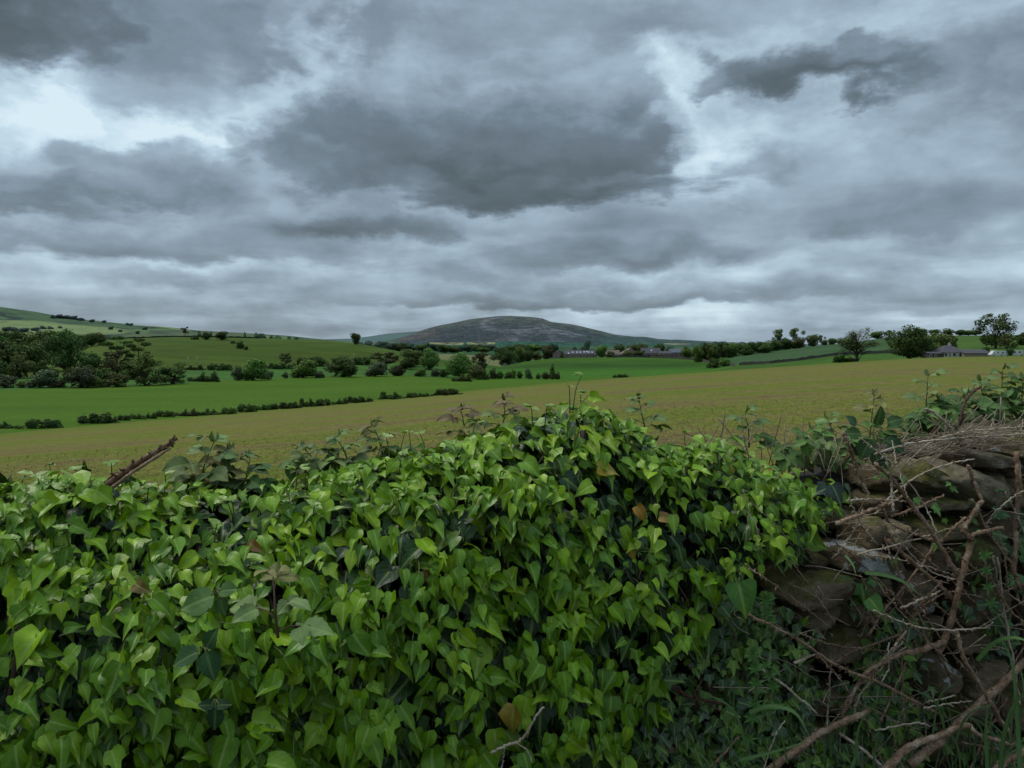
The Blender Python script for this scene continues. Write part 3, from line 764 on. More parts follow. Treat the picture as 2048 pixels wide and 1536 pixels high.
# --- second row and wood on the left
LW = 'trees of the wood on the left'
trees([
 ('broadleaf_tree', 'olive bushy tree in front of the left wood', 'tree', 10, 68, 703, 752, 'bush', 'olive', {'Y': 420}),
 ('broadleaf_tree', 'black green tree at the left picture edge in the wood', 'tree', -30, 38, 680, 735, 'round', 'dark', {'Y': 480}),
 ('broadleaf_tree', 'dark round tree behind the olive bushy tree', 'tree', 30, 84, 688, 732, 'round', 'dark', {'Y': 480}),
 ('broadleaf_tree', 'dark tree with low hanging crown at the right of the wood', 'tree', 68, 101, 698, 730, 'round', 'dark', {'Y': 500}),
 ('broadleaf_tree', 'black green tree at the top left skyline of the wood', 'tree', -24, 24, 658, 700, 'round', 'dark', {'Y': 640}),
 ('broadleaf_tree', 'second skyline tree of the wood from the left edge', 'tree', 14, 54, 660, 700, 'round', 'dark', {'Y': 650}),
 ('broadleaf_tree', 'third skyline tree of the wood, slightly lower', 'tree', 46, 82, 663, 700, 'round', 'mid', {'Y': 650}),
 ('broadleaf_tree', 'skyline tree of the wood just left of the big oak', 'tree', 72, 102, 660, 698, 'round', 'dark', {'Y': 660}),
 ('broadleaf_tree', 'skyline tree hidden half behind the big oak', 'tree', 92, 126, 659, 698, 'round', 'mid', {'Y': 670}),
 ('oak_tree', 'big dark oak with a short thick trunk on the sunlit slope', 'tree', 101, 169, 656, 722, 'oak', 'dark', {'Y': 470}),
 ('broadleaf_tree', 'rounded dark tree right of the big oak', 'tree', 157, 200, 702, 734, 'round', 'dark', {'Y': 455}),
 ('broadleaf_tree', 'dark clump on the ridge between the oak and the pines', 'tree', 170, 196, 665, 690, 'round', 'dark', {'Y': 740}),
 ('broadleaf_tree', 'paler clump on the ridge beside the dark one', 'tree', 188, 212, 664, 690, 'round', 'olive', {'Y': 750}),
 ('broadleaf_tree', 'low dark clump on the ridge behind the oak crown', 'tree', 150, 176, 668, 690, 'round', 'dark', {'Y': 730}),
 ('pine_tree', 'flat topped dark pine, left of a pair', 'tree', 204, 262, 671, 738, 'pine', 'dark', {'Y': 430}),
 ('pine_tree', 'spreading pine with layered branches, right of a pair', 'tree', 252, 301, 675, 738, 'pine', 'mid', {'Y': 430}),
 ('broadleaf_tree', 'thin crowned dull tree in front of the left pine', 'tree', 208, 256, 698, 744, 'airy', 'brown', {'Y': 415}),
 ('shrub', 'small black green bush below the oak slope', 'bush', 94, 118, 732, 750, 'bush', 'dark', {'Y': 400}),
 ('shrub', 'small dark bush between oak slope and willow', 'bush', 126, 148, 734, 750, 'bush', 'mid', {'Y': 400}),
 ('shrub', 'dark bush under the rounded tree right of the oak', 'bush', 170, 196, 728, 747, 'bush', 'dark', {'Y': 405}),
 ('shrub', 'little dark bush at the left edge behind the willow', 'bush', -12, 10, 734, 753, 'bush', 'dark', {'Y': 390}),
 ('shrub', 'dark bush under the thin crowned dull tree', 'bush', 190, 232, 735, 752, 'wide', 'dark', {'Y': 395}),
 ('shrub', 'dense undergrowth bush at the left edge under the wood', 'bush', -30, 22, 712, 748, 'bush', 'dark', {'Y': 450}),
 ('shrub', 'dense undergrowth bush below the low hanging tree', 'bush', 60, 100, 718, 746, 'bush', 'dark', {'Y': 445}),
 ('broadleaf_tree', 'dark filling tree between edge tree and round tree of the wood', 'tree', 2, 58, 676, 730, 'round', 'dark', {'Y': 540}),
 ('broadleaf_tree', 'dark filling tree behind the low hanging tree of the wood', 'tree', 56, 98, 680, 724, 'round', 'dark', {'Y': 560}),
 ('broadleaf_tree', 'upper dark tree on the slope left of the oak', 'tree', 84, 122, 667, 706, 'round', 'dark', {'Y': 620}),
 ('shrub', 'brownish thicket under the left pine', 'bush', 196, 246, 712, 748, 'bush', 'olive', {'Y': 405}),
 ('shrub', 'dark thicket under the right pine', 'bush', 240, 296, 714, 752, 'bush', 'mid', {'Y': 402}),
], group=LW)
# --- hedge at the hill foot and trees on the hill
trees([
 ('field_hedge', 'dark hedge left of the two pale poles at the hill foot', 'hedge', 358, 408, 729, 740, 'wide', 'dark'),
 ('field_hedge', 'dark hedge right of the two pale poles at the hill foot', 'hedge', 402, 472, 726, 741, 'wide', 'dark'),
 ('field_hedge', 'dark hedge behind the dark rounded meadow tree', 'hedge', 524, 588, 724, 738, 'wide', 'dark'),
 ('young_tree', 'thin brownish tree rising out of the hill foot hedge', 'tree', 560, 584, 705, 736, 'airy', 'brown'),
 ('shrub', 'dark bush behind the pale yellowish tree', 'bush', 588, 622, 713, 732, 'wide', 'dark'),
 ('shrub', 'dark bush on the hill foot left of the black green bush', 'bush', 618, 662, 712, 732, 'bush', 'dark'),
 ('shrub', 'dark bush rising behind the black green bush', 'bush', 656, 704, 711, 730, 'bush', 'dark'),
 ('shrub', 'dark hedge bush beside the single pale pole', 'bush', 700, 748, 712, 730, 'wide', 'dark'),
 ('hill_tree', 'lone tree on the ridge with sky showing through, left of the hilltop', 'tree', 363, 378, 653, 668, 'airy', 'far', {'Y': 850}),
 ('hill_bush', 'low dark bush on the hill crest', 'bush', 382, 398, 669, 676, 'wide', 'dark', {'Y': 800}),
 ('hill_tree', 'left of two round hawthorns on the hill crest', 'tree', 403, 422, 663, 676, 'round', 'dark', {'Y': 800}),
 ('hill_tree', 'right of two round hawthorns on the hill crest, flat topped', 'tree', 432, 455, 662, 677, 'round', 'dark', {'Y': 800}),
 ('hill_bush', 'small dark bush on the open hillside with a smaller one below', 'bush', 470, 489, 680, 697, 'bush', 'dark'),
 ('hill_bush', 'flat bush up left of the hillside bush', 'bush', 460, 473, 681, 687, 'wide', 'dark'),
 ('hill_bush', 'tiny bush below right of the hillside bush', 'bush', 488, 496, 692, 700, 'bush', 'dark'),
 ('hill_tree', 'single dark upright tree on the hill edge against the sky', 'tree', 702, 721, 665, 688, 'round', 'dark', {'Y': 780}),
], yr=(400, 860))
tag_ = 'far hedgerow trees along the ridge behind the hill'
for (u0, u1, vt, vb, Y) in [(505,520,664,672,1250),(516,536,666,674,1250),(537,547,669,676,1250),(545,572,670,678,1300),(574,586,672,679,1300),(586,600,673,680,1300),(486,494,662,669,1250),(396,404,661,667,1200),(418,424,661,667,1200)]:
    z = None
    tree('ridge_tree', 'small bluish tree in the far hedge line above the hill crest', 'tree', u0, u1, vt, vb, 'round', 'far', Y=Y, group=tag_, sink=max(0, 1))
# --- valley woods below the fell
VW = 'dark trees of the valley wood below the fell'
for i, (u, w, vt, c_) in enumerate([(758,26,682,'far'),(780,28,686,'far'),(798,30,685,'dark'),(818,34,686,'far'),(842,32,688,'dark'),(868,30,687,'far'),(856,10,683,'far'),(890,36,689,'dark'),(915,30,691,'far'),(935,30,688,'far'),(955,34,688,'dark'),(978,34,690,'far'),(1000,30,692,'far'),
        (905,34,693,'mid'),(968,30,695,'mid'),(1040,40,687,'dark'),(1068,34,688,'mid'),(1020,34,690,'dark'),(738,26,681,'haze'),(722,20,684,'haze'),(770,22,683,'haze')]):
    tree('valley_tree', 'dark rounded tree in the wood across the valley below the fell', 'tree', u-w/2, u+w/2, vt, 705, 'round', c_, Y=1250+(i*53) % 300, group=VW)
# --- hummock and village trees
trees([
 ('broadleaf_tree', 'big black green round tree at the left end of the hummock', 'tree', 989, 1033, 694, 732, 'bigtree', 'dark', {'Y': 745}),
 ('broadleaf_tree', 'mid green tree right of the black green round tree', 'tree', 1028, 1058, 693, 720, 'round', 'mid', {'Y': 830}),
 ('broadleaf_tree', 'dark bushy tree left of the terrace', 'tree', 1046, 1068, 700, 719, 'round', 'dark', {'Y': 790}),
 ('broadleaf_tree', 'light green small tree left of the terrace', 'tree', 1062, 1084, 701, 718, 'round', 'olive', {'Y': 790}),
 ('broadleaf_tree', 'reddish brown tree by the terrace gable', 'tree', 1082, 1108, 689, 716, 'round', 'brown', {'Y': 800}),
 ('broadleaf_tree', 'dark tree behind the reddish brown tree', 'tree', 1098, 1118, 686, 716, 'round', 'far', {'Y': 860}),
 ('conifer_tree', 'tiny dark conifer in front of the terrace gable', 'tree', 1119, 1128, 703, 715, 'conifer', 'dark', {'Y': 772}),
 ('broadleaf_tree', 'lone dark tree standing clear behind the terrace roof', 'tree', 1167, 1181, 680, 706, 'round', 'far', {'Y': 980}),
 ('broadleaf_tree', 'dark bush behind the terrace roof below the lone tree', 'tree', 1160, 1178, 692, 710, 'round', 'far', {'Y': 900}),
 ('broadleaf_tree', 'small round tree behind the middle of the terrace roof', 'tree', 1140, 1156, 693, 710, 'round', 'far', {'Y': 900}),
 ('broadleaf_tree', 'fresh green tree at the right end of the terrace', 'tree', 1192, 1214, 690, 714, 'round', 'light', {'Y': 780}),
 ('broadleaf_tree', 'round clipped bush before the tan roofed house', 'bush', 1211, 1233, 701, 714, 'bush', 'olive', {'Y': 775}),
 ('broadleaf_tree', 'dark wide tree behind the tan roofed house', 'tree', 1220, 1256, 687, 712, 'round', 'dark', {'Y': 860}),
 ('broadleaf_tree', 'olive tree behind the barn, left of two', 'tree', 1250, 1274, 689, 712, 'round', 'olive', {'Y': 880}),
 ('broadleaf_tree', 'olive tree behind the barn, right of two', 'tree', 1270, 1298, 685, 712, 'round', 'olive', {'Y': 880}),
 ('broadleaf_tree', 'rounded olive bush before the barn gable', 'tree', 1246, 1268, 700, 714, 'round', 'olive', {'Y': 775}),
 ('broadleaf_tree', 'dark rounded tree before the slate roof', 'tree', 1266, 1290, 700, 714, 'round', 'dark', {'Y': 775}),
 ('broadleaf_tree', 'dark tree with a pointed top behind the slate roof', 'tree', 1306, 1332, 686, 712, 'round', 'dark', {'Y': 880}),
 ('broadleaf_tree', 'dark low tree behind the blue roofed house', 'tree', 1328, 1350, 691, 712, 'round', 'far', {'Y': 880}),
 ('broadleaf_tree', 'small dark tree right of the blue roofed house', 'tree', 1366, 1382, 692, 714, 'round', 'dark', {'Y': 850}),
 ('broadleaf_tree', 'yellow green tree at the right end of the village', 'tree', 1362, 1386, 697, 716, 'round', 'light', {'Y': 800}),
 ('broadleaf_tree', 'dark round tree right of the yellow green one', 'tree', 1381, 1410, 697, 720, 'round', 'dark', {'Y': 745}),
 ('broadleaf_tree', 'dark smaller tree at the corner of the field wall', 'tree', 1406, 1424, 701, 720, 'round', 'dark', {'Y': 735}),
 ('shrub', 'black green bush on the field corner at the end of the wall', 'bush', 1414, 1444, 715, 735, 'bush', 'dark', {'Y': 520}),
 ('shrub', 'dark bush with a fresh green top on the field corner', 'bush', 1436, 1464, 716, 736, 'bush', 'mid', {'Y': 515}),
], yr=(500, 900))
# --- wood belt and skyline trees on the right
WB = 'trees of the dark wood belt on the right hillside'
for i, (u, vt, vb) in enumerate([(1398,690,712),(1414,684,711),(1432,682,710),(1450,682,709),(1468,684,707.5),(1486,683,706),(1504,683,705),(1521,682,703.5),(1538,680,702),(1556,679,700),(1574,677,698),(1592,680,697),(1424,688,711),(1460,690,710),(1494,689,707),(1530,687,704)]):
    tree('belt_tree', 'dense dark tree in the wood belt climbing the right hillside', 'tree', u-13, u+13, vt, vb, 'round', 'dark' if i % 4 else 'mid', Y=665 if i < 12 else 640, group=WB, sink=1)
trees([
 ('ash_tree', 'airy tall tree above the wood belt, left of a pair', 'tree', 1543, 1573, 657, 700, 'airy', 'mid', {'Y': 670}),
 ('ash_tree', 'airy tall tree above the wood belt, right of a pair', 'tree', 1579, 1611, 655, 698, 'airy', 'mid', {'Y': 670}),
 ('broadleaf_tree', 'reddish dark tree under the right tall airy tree', 'tree', 1588, 1612, 674, 696, 'round', 'brown', {'Y': 655}),
 ('broadleaf_tree', 'olive tree on the skyline right of the airy pair', 'tree', 1612, 1640, 668, 694, 'round', 'olive', {'Y': 665}),
 ('ash_tree', 'small thin tree on the skyline, pale against the sky', 'tree', 1636, 1652, 670, 692, 'airy', 'far', {'Y': 680}),
 ('broadleaf_tree', 'low dark skyline tree left of the half bare tree', 'tree', 1642, 1656, 679, 691, 'round', 'dark', {'Y': 670}),
 ('broadleaf_tree', 'flat dark skyline clump left of the half bare tree', 'tree', 1654, 1674, 676, 689, 'round', 'dark', {'Y': 680}),
 ('broadleaf_tree', 'dark skyline clump showing through the half bare tree', 'tree', 1670, 1704, 675, 688, 'round', 'dark', {'Y': 690}),
 ('ash_tree', 'tall half bare tree with a straight trunk at the stubble edge', 'tree', 1672, 1756, 653, 723, 'bare', 'olive', {'Y': 330}),
 ('shrub', 'dark rounded bush left of the half bare tree trunk', 'bush', 1660, 1696, 707, 727, 'bush', 'dark', {'Y': 335}),
 ('shrub', 'small dark bush touching the half bare tree trunk', 'bush', 1688, 1714, 714, 726, 'wide', 'mid', {'Y': 335}),
 ('broadleaf_tree', 'round dark tree on the hill crest, left of a skyline pair', 'tree', 1741, 1768, 662, 679, 'round', 'dark', {'Y': 670}),
 ('broadleaf_tree', 'domed airy tree on the hill crest left of the great dark tree', 'tree', 1766, 1792, 660, 677, 'airy', 'mid', {'Y': 670}),
 ('sycamore_tree', 'great dark domed tree beside the bungalow', 'tree', 1777, 1860, 648, 714, 'bigtree', 'dark', {'Y': 300}),
 ('broadleaf_tree', 'dark lower tree merging with the great domed tree', 'tree', 1838, 1876, 672, 714, 'round', 'dark', {'Y': 310}),
 ('broadleaf_tree', 'brownish green tree behind the bungalow roof', 'tree', 1852, 1916, 665, 712, 'round', 'olive', {'Y': 345}),
 ('broadleaf_tree', 'rounded green bush left of the bungalow roof', 'tree', 1857, 1892, 684, 714, 'round', 'mid', {'Y': 300}),
 ('broadleaf_tree', 'skyline tree peeping over the right shoulder of the great tree', 'tree', 1832, 1856, 657, 676, 'round', 'dark', {'Y': 690}),
 ('broadleaf_tree', 'skyline tree with an open crown behind the brownish tree', 'tree', 1858, 1880, 658, 675, 'round', 'dark', {'Y': 690}),
 ('broadleaf_tree', 'dark skyline tree above the bungalow', 'tree', 1884, 1910, 656, 676, 'round', 'dark', {'Y': 690}),
 ('broadleaf_tree', 'skyline tree right of the one above the bungalow', 'tree', 1906, 1934, 659, 676, 'round', 'dark', {'Y': 690}),
 ('broadleaf_tree', 'skyline tree above the tan barn', 'tree', 1926, 1948, 660, 676, 'round', 'mid', {'Y': 690}),
 ('broadleaf_tree', 'skyline tree touching the tall airy tree', 'tree', 1940, 1964, 659, 676, 'round', 'dark', {'Y': 690}),
 ('poplar_tree', 'tall airy many stemmed tree, highest on the right', 'tree', 1951, 2031, 625, 693, 'tall', 'mid', {'Y': 480}),
 ('ash_tree', 'small thin green tree between the two caravans', 'tree', 1997, 2032, 665, 708, 'airy', 'olive', {'Y': 292}),
 ('broadleaf_tree', 'dark tree at the right picture edge behind the caravans', 'tree', 2026, 2074, 663, 692, 'round', 'dark', {'Y': 520}),
 ('shrub', 'low dark bush behind the tan barn', 'bush', 1960, 1978, 693, 704, 'bush', 'dark', {'Y': 420}),
 ('shrub', 'black clipped bush between motorhome and caravan', 'bush', 2013, 2027, 695, 712, 'round', 'dark', {'Y': 284}),
])
# --- trees on the far hillside
HS = 'small hazy trees on the far left hillside'
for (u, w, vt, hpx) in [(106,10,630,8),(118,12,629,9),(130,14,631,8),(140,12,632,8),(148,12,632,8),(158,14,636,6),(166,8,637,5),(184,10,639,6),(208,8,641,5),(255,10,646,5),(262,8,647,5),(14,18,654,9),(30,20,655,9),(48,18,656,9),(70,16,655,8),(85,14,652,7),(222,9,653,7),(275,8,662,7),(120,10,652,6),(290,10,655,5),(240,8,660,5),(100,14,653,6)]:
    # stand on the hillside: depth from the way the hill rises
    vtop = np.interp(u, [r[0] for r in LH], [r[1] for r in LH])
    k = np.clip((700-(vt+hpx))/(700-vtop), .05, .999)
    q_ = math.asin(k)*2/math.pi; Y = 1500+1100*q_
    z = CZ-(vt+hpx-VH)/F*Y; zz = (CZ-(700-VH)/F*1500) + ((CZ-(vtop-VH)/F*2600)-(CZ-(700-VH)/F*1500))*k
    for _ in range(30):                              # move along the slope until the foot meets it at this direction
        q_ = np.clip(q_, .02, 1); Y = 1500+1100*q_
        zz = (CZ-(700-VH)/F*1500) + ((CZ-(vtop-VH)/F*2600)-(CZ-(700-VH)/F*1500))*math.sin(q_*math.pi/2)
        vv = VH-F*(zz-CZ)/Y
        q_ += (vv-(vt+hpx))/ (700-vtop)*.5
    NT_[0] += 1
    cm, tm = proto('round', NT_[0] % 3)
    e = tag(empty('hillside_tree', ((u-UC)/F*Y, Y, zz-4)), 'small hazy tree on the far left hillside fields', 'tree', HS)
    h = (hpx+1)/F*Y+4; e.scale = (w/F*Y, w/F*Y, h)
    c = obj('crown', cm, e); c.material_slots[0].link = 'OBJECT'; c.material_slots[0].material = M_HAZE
# ------------------------------------------------------------------ village, bungalow, caravans, poles, field walls
M_PINK = plain('pinkish_stone', (.21, .155, .13), .9, .25, .8)
M_TANW = plain('tan_render', (.24, .2, .155), .9, .12, .5)
M_SLATE = plain('slate', (.065, .06, .07), .7, .25, 1.2)
M_BSLATE = plain('blue_slate', (.085, .105, .13), .6, .2, 1.2)
M_TANR = plain('lichened_roof', (.15, .12, .09), .9, .25, .8)
M_WIN = plain('window_glass', (.03, .035, .04), .15, .2, .5, .5)
M_SKYL = plain('bright_glass', (.62, .66, .7), .2, .1, .5, .6)
M_WHITE = plain('white_paint', (.62, .63, .63), .45, .06, .7)
M_CREAM = plain('cream_wall', (.42, .38, .34), .85, .1, .6)
M_TYRE = plain('tyre_rubber', (.02, .02, .02), .9, .2, 3)
M_FWALL = plain('field_wall_stone', (.075, .068, .055), .95, .4, .9)
M_POLE = plain('pale_timber', (.34, .32, .25), .85, .2, 2)

def house(name, label, u0, u1, vbot, veave, vridge, Y, depth, wall, roof, gable=False, wins=(), chim=(), sky=(), hip=False, door=None, lit=M_WIN):
    x0, x1 = (u0-UC)/F*Y, (u1-UC)/F*Y
    zb = zt((u0+u1)/2, Y) ; ze = CZ-(veave-VH)/F*Y; zr = CZ-(vridge-VH)/F*Y
    zb = min(zb, CZ-(vbot-VH)/F*Y) - .6
    cx = (x0+x1)/2; w = x1-x0
    e = tag(empty(name, (cx, Y, zb)), label, 'house' if 'barn' not in name else 'barn')
    H = ze-zb; R = zr-zb
    mb = MB()
    if gable: mb.extrude_y([(-w/2, 0), (w/2, 0), (w/2, H), (0, R-.1), (-w/2, H)], 0, depth)
    else:
        mb.box((-w/2, 0, 0), (w/2, depth, H))
        if not hip: mb.add([(-w/2+.02, 0, H), (-w/2+.02, depth, H), (-w/2+.02, depth/2, R-.15), (w/2-.02, 0, H), (w/2-.02, depth, H), (w/2-.02, depth/2, R-.15)], None, [(0, 2, 1), (3, 4, 5)])
    mb.build('wall', wall, e)
    mb = MB(); o = .35
    if gable:
        for s in (-1, 1):
            V = [(s*(w/2+o), -o, H-o*.6), (0, -o, R), (0, depth+o, R), (s*(w/2+o), depth+o, H-o*.6)]
            V += [(x, y, z+.18) for x, y, z in V]
            mb.add(V, [(0,1,2,3),(7,6,5,4),(0,4,5,1),(1,5,6,2),(2,6,7,3),(3,7,4,0)])
    elif hip:
        k = min(depth/2, w/3)
        V = [(-w/2-o, -o, H), (w/2+o, -o, H), (w/2+o, depth+o, H), (-w/2-o, depth+o, H), (-w/2+k, depth/2, R), (w/2-k, depth/2, R)]
        mb.add(V, [(0, 1, 5, 4), (2, 3, 4, 5), (3, 2, 1, 0)], [(1, 2, 5), (3, 0, 4)])
    else:
        for y0, y1 in ((-o, depth/2), (depth+o, depth/2)):
            V = [(-w/2-o, y0, H-.1), (w/2+o, y0, H-.1), (w/2+o, y1, R), (-w/2-o, y1, R)]
            V += [(x, y, z+.16) for x, y, z in V]
            mb.add(V, [(0,1,2,3),(7,6,5,4),(0,4,5,1),(1,5,6,2),(2,6,7,3),(3,7,4,0)])
    r = mb.build('roof', roof, e)
    for c in chim:
        mb = MB(); x = -w/2+c*w; zc = R - (.5 if not gable else abs(c-.5)*2*(R-H))
        mb.box((x-.45, depth/2-.4, zc-.6), (x+.45, depth/2+.4, zc+1.15)); mb.box((x-.2, depth/2-.2, zc+1.1), (x+.2, depth/2+.2, zc+1.5))
        mb.build('chimney', M_CREAM if 'bungalow' in name else M_PINK, r)
    for (c, ww, z0, z1) in wins:
        x = -w/2+c*w
        f = MB(); f.box((x-ww/2-.12, -.06, H*z0-.12), (x+ww/2+.12, .1, H*z1+.12)); fo = f.build('window', M_WHITE, e)
        g = MB(); g.box((x-ww/2, -.1, H*z0), (x+ww/2, 0, H*z1)); g.build('pane', lit, fo)
    for (c, k) in sky:                              # roof windows on the front slope
        x = -w/2+c*w; y = -o+(depth/2+o)*k; z = H-.1+(R-H+.1)*k+.22; sl = (R-H)/(depth/2+o)
        f = MB(); f.add([(x-.75, y-.55, z-.55*sl), (x+.75, y-.55, z-.55*sl), (x+.75, y+.55, z+.55*sl), (x-.75, y+.55, z+.55*sl)], [(0, 1, 2, 3)])
        f.build('skylight', M_SKYL, e)
    return e

house('terrace_house', 'long stone terrace with slate roof and a row of bright skylights on the hummock', 1128, 1194, 715, 708.5, 700.5, 800, 12, M_PINK, M_SLATE,
      wins=[(x, 1.4, .35, .8) for x in (.1, .3, .5, .7, .9)], sky=[(.14,.25),(.27,.5),(.4,.5),(.5,.5),(.62,.55),(.7,.6),(.76,.5),(.86,.5)], chim=(.02,))
house('gabled_house', 'pinkish gabled stone house at the left end of the terrace', 1106, 1130, 716, 708, 701, 790, 14, M_PINK, M_SLATE, gable=True, wins=[(.3, 1.3, .3, .75), (.7, 1.3, .3, .75)])
house('gabled_house', 'small tan roofed house between round bush and barn', 1213, 1240, 715, 709, 700.5, 812, 12, M_PINK, M_TANR, wins=[(.75, 1.6, .3, .75)], chim=(.05,))
house('stone_barn', 'big barn with a broad tan gable in the village', 1236, 1288, 716, 712, 697, 822, 22, M_TANW, M_TANR, gable=True, wins=[(.25, 1.6, .3, .8)])
house('slate_house', 'large stone house with a wide dark slate roof and dormer light', 1284, 1322, 715, 706.5, 696, 806, 14, M_PINK, M_SLATE, wins=[(.15, 1.6, .35, .8), (.45, 1.6, .35, .8), (.85, 1.6, .35, .8)], chim=(.06, .95), sky=[(.53, .55)])
house('low_house', 'low pinkish cottage right of the slate roofed house', 1319, 1344, 715, 707, 702.5, 800, 10, M_PINK, M_SLATE, wins=[(.3, 1.5, .3, .75), (.75, 1.5, .3, .75)])
house('blue_roofed_house', 'house with a pale blue grey roof at the right end of the village', 1340, 1364, 715, 705, 698, 815, 12, M_PINK, M_BSLATE, wins=[(.5, 1.6, .35, .8)], chim=(.1,))
house('low_house', 'small cottage half hidden beyond the blue roofed house', 1356, 1372, 713, 705, 699, 880, 10, M_TANW, M_BSLATE, chim=(.8,))
house('bungalow', 'pinkish bungalow with a hipped dark roof behind the stubble crest', 1888, 1929, 713, 704.3, 690.5, 290, 9, M_CREAM, M_SLATE, hip=True,
      wins=[(.1, .9, .35, .85), (.28, .5, .35, .85), (.5, 1.1, .4, .85), (.82, 1.2, .35, .85)], chim=(.6,))
house('bungalow_barn', 'long tan walled barn with a dark roof right of the bungalow', 1928, 1980, 713, 706.5, 700, 288, 8, M_TANW, M_SLATE)
house('outbuilding', 'low dark outbuilding with small white windows left of the bungalow', 1858, 1888, 714, 707, 704.5, 290, 5, M_FWALL, M_SLATE, wins=[(.12, .6, .3, .8), (.45, .6, .3, .8)])

def wheel(e, x, y, r):
    mb = MB(); n = 16
    V = [(x+r*math.cos(a), y+s, r+r*math.sin(a)) for s in (0, .22) for a in np.linspace(0, 2*math.pi, n, False)]
    mb.add(V+[(x, y, r), (x, y+.22, r)], [(i, (i+1) % n, n+(i+1) % n, n+i) for i in range(n)], [(2*n, i, (i+1) % n) for i in range(n)]+[(2*n+1, n+(i+1) % n, n+i) for i in range(n)])
    w = mb.build('wheel', M_TYRE, e)
    mb = MB(); V = [(x+r*.55*math.cos(a), y-.015, r+r*.55*math.sin(a)) for a in np.linspace(0, 2*math.pi, n, False)]
    mb.add(V+[(x, y-.03, r)], None, [(n, i, (i+1) % n) for i in range(n)]); mb.build('rim', M_WHITE, w)

def van(name, label, cat, u0, u1, vt, vb, Y, prof_, wins, door, wheels, stripe):
    x0 = (u0-UC)/F*Y; L = (u1-u0)/F*Y; z = zt((u0+u1)/2, Y); H = (CZ-(vt-VH)/F*Y)-z
    e = tag(empty(name, (x0, Y, z)), label, cat)
    mb = MB(); mb.extrude_y([(a*L, .3+b_*(H-.3)) for a, b_ in prof_], 0, 2.2); mb.build('body', M_WHITE, e)
    for a, b_, c, d in wins:
        mb = MB(); mb.box((a*L, -.03, .3+b_*(H-.3)), (c*L, .04, .3+d*(H-.3))); mb.build('window', M_WIN, e)
    a, b_, c, d = door
    mb = MB(); mb.box((a*L, -.025, .3+b_*(H-.3)), (c*L, .03, .3+d*(H-.3))); mb.build('door', M_CREAM, e)
    a, b_, c, d = stripe
    mb = MB(); mb.box((a*L, -.015, .3+b_*(H-.3)), (c*L, .03, .3+d*(H-.3))); mb.build('stripe', M_BSLATE, e)
    for w in wheels: wheel(e, w*L, -.05, .36)
van('motorhome', 'white motorhome with a sloping cab nose facing left beside the barn', 'motorhome', 1983, 2017, 701.5, 711, 284,
    [(0, .12), (.03, .0), (1, 0), (1, .97), (.3, 1.0), (.17, .97), (.15, .8), (.09, .5), (.01, .38)], [(.11, .5, .17, .75), (.35, .5, .43, .78), (.6, .5, .74, .72)], (.84, .08, .93, .85), (.14, .62), (.18, .25, .98, .3))
van('caravan', 'white caravan at the right picture edge with dark windows', 'caravan', 2024, 2064, 700.5, 711, 284,
    [(0.03, .0), (.97, 0), (1, .45), (.96, .97), (.1, 1), (.02, .8), (0, .4)], [(.06, .5, .2, .78), (.32, .5, .46, .78), (.7, .5, .86, .78)], (.53, .05, .62, .88), (.48,), (.04, .22, .97, .27))

for (u, vt, vb, lab) in [(376.5, 713, 731, 'left of two pale poles at the foot of the hill'), (394.5, 712, 731, 'right of two pale poles at the foot of the hill'), (708, 707, 728, 'single pale pole beside the dark hedge bush')]:
    Y = at(u, vb, 420, 860); z = zt(u, Y); h = CZ-(vt-VH)/F*Y-z
    mb = MB(); mb.tube([(0, 0, -.3), (0, 0, h*.5), (0.02, 0, h)], [.26, .22, .18], 8); o = mb.build('pole', M_POLE, None, True)
    o.location = ((u-UC)/F*Y, Y, z); tag(o, lab, 'pole')

def field_wall(label, pts, h, mat=M_FWALL, th=.6):
    """dry stone wall following the land; pts: (u, Y)"""
    pts = np.array(pts, float); n = 70
    ss = np.linspace(0, len(pts)-1, n); us = np.interp(ss, range(len(pts)), pts[:, 0]); Ys = np.interp(ss, range(len(pts)), pts[:, 1])
    V = []; 
    for i, (u, Y) in enumerate(zip(us, Ys)):
        z = zt(u, Y); x = (u-UC)/F*Y; hh = h*(.8+.4*random.random())
        V += [(x, Y-th/2, z-.4), (x, Y-th/3, z+hh), (x, Y+th/3, z+hh), (x, Y+th/2, z-.4)]
    Q = []
    for i in range(n-1):
        a = i*4; b_ = a+4
        Q += [(a, b_, b_+1, a+1), (a+1, b_+1, b_+2, a+2), (a+2, b_+2, b_+3, a+3)]
    Q += [(0, 1, 2, 3), (4*n-1, 4*n-2, 4*n-3, 4*n-4)]
    tag(obj('field_wall', mesh('field_wall', V, np.array(Q), mat)), label, 'wall')
def fw(label, uv, h, y0, y1, mat=M_FWALL): field_wall(label, [(u, at(u, v, y0, y1)) for u, v in uv], h, mat)
fw('dry stone wall curving round the top of the hummock below the village', [(1225,715.5),(1262,714.5),(1300,715),(1345,717),(1388,720),(1424,727),(1470,733)], 1.9, 460, 800)
fw('dark wall line dividing the right hand hill field', [(1478,731),(1512,728.5),(1540,727),(1590,722),(1640,715),(1690,710),(1740,707.5),(1795,705.5)], 1.7, 400, 560)
M_HEDGE = plain('dark_hedge', (.022, .032, .014), .95, .5, .5)
fw('dark clipped hedge in front of the village houses', [(1284,714),(1312,714.3),(1348,715.5)], 2.6, 640, 790, M_HEDGE)
fw('dark hedge along the crest of the left hill', [(228,675.5),(300,673),(360,671.2),(420,672),(520,673.6)], 1.5, 600, 850, M_HEDGE)
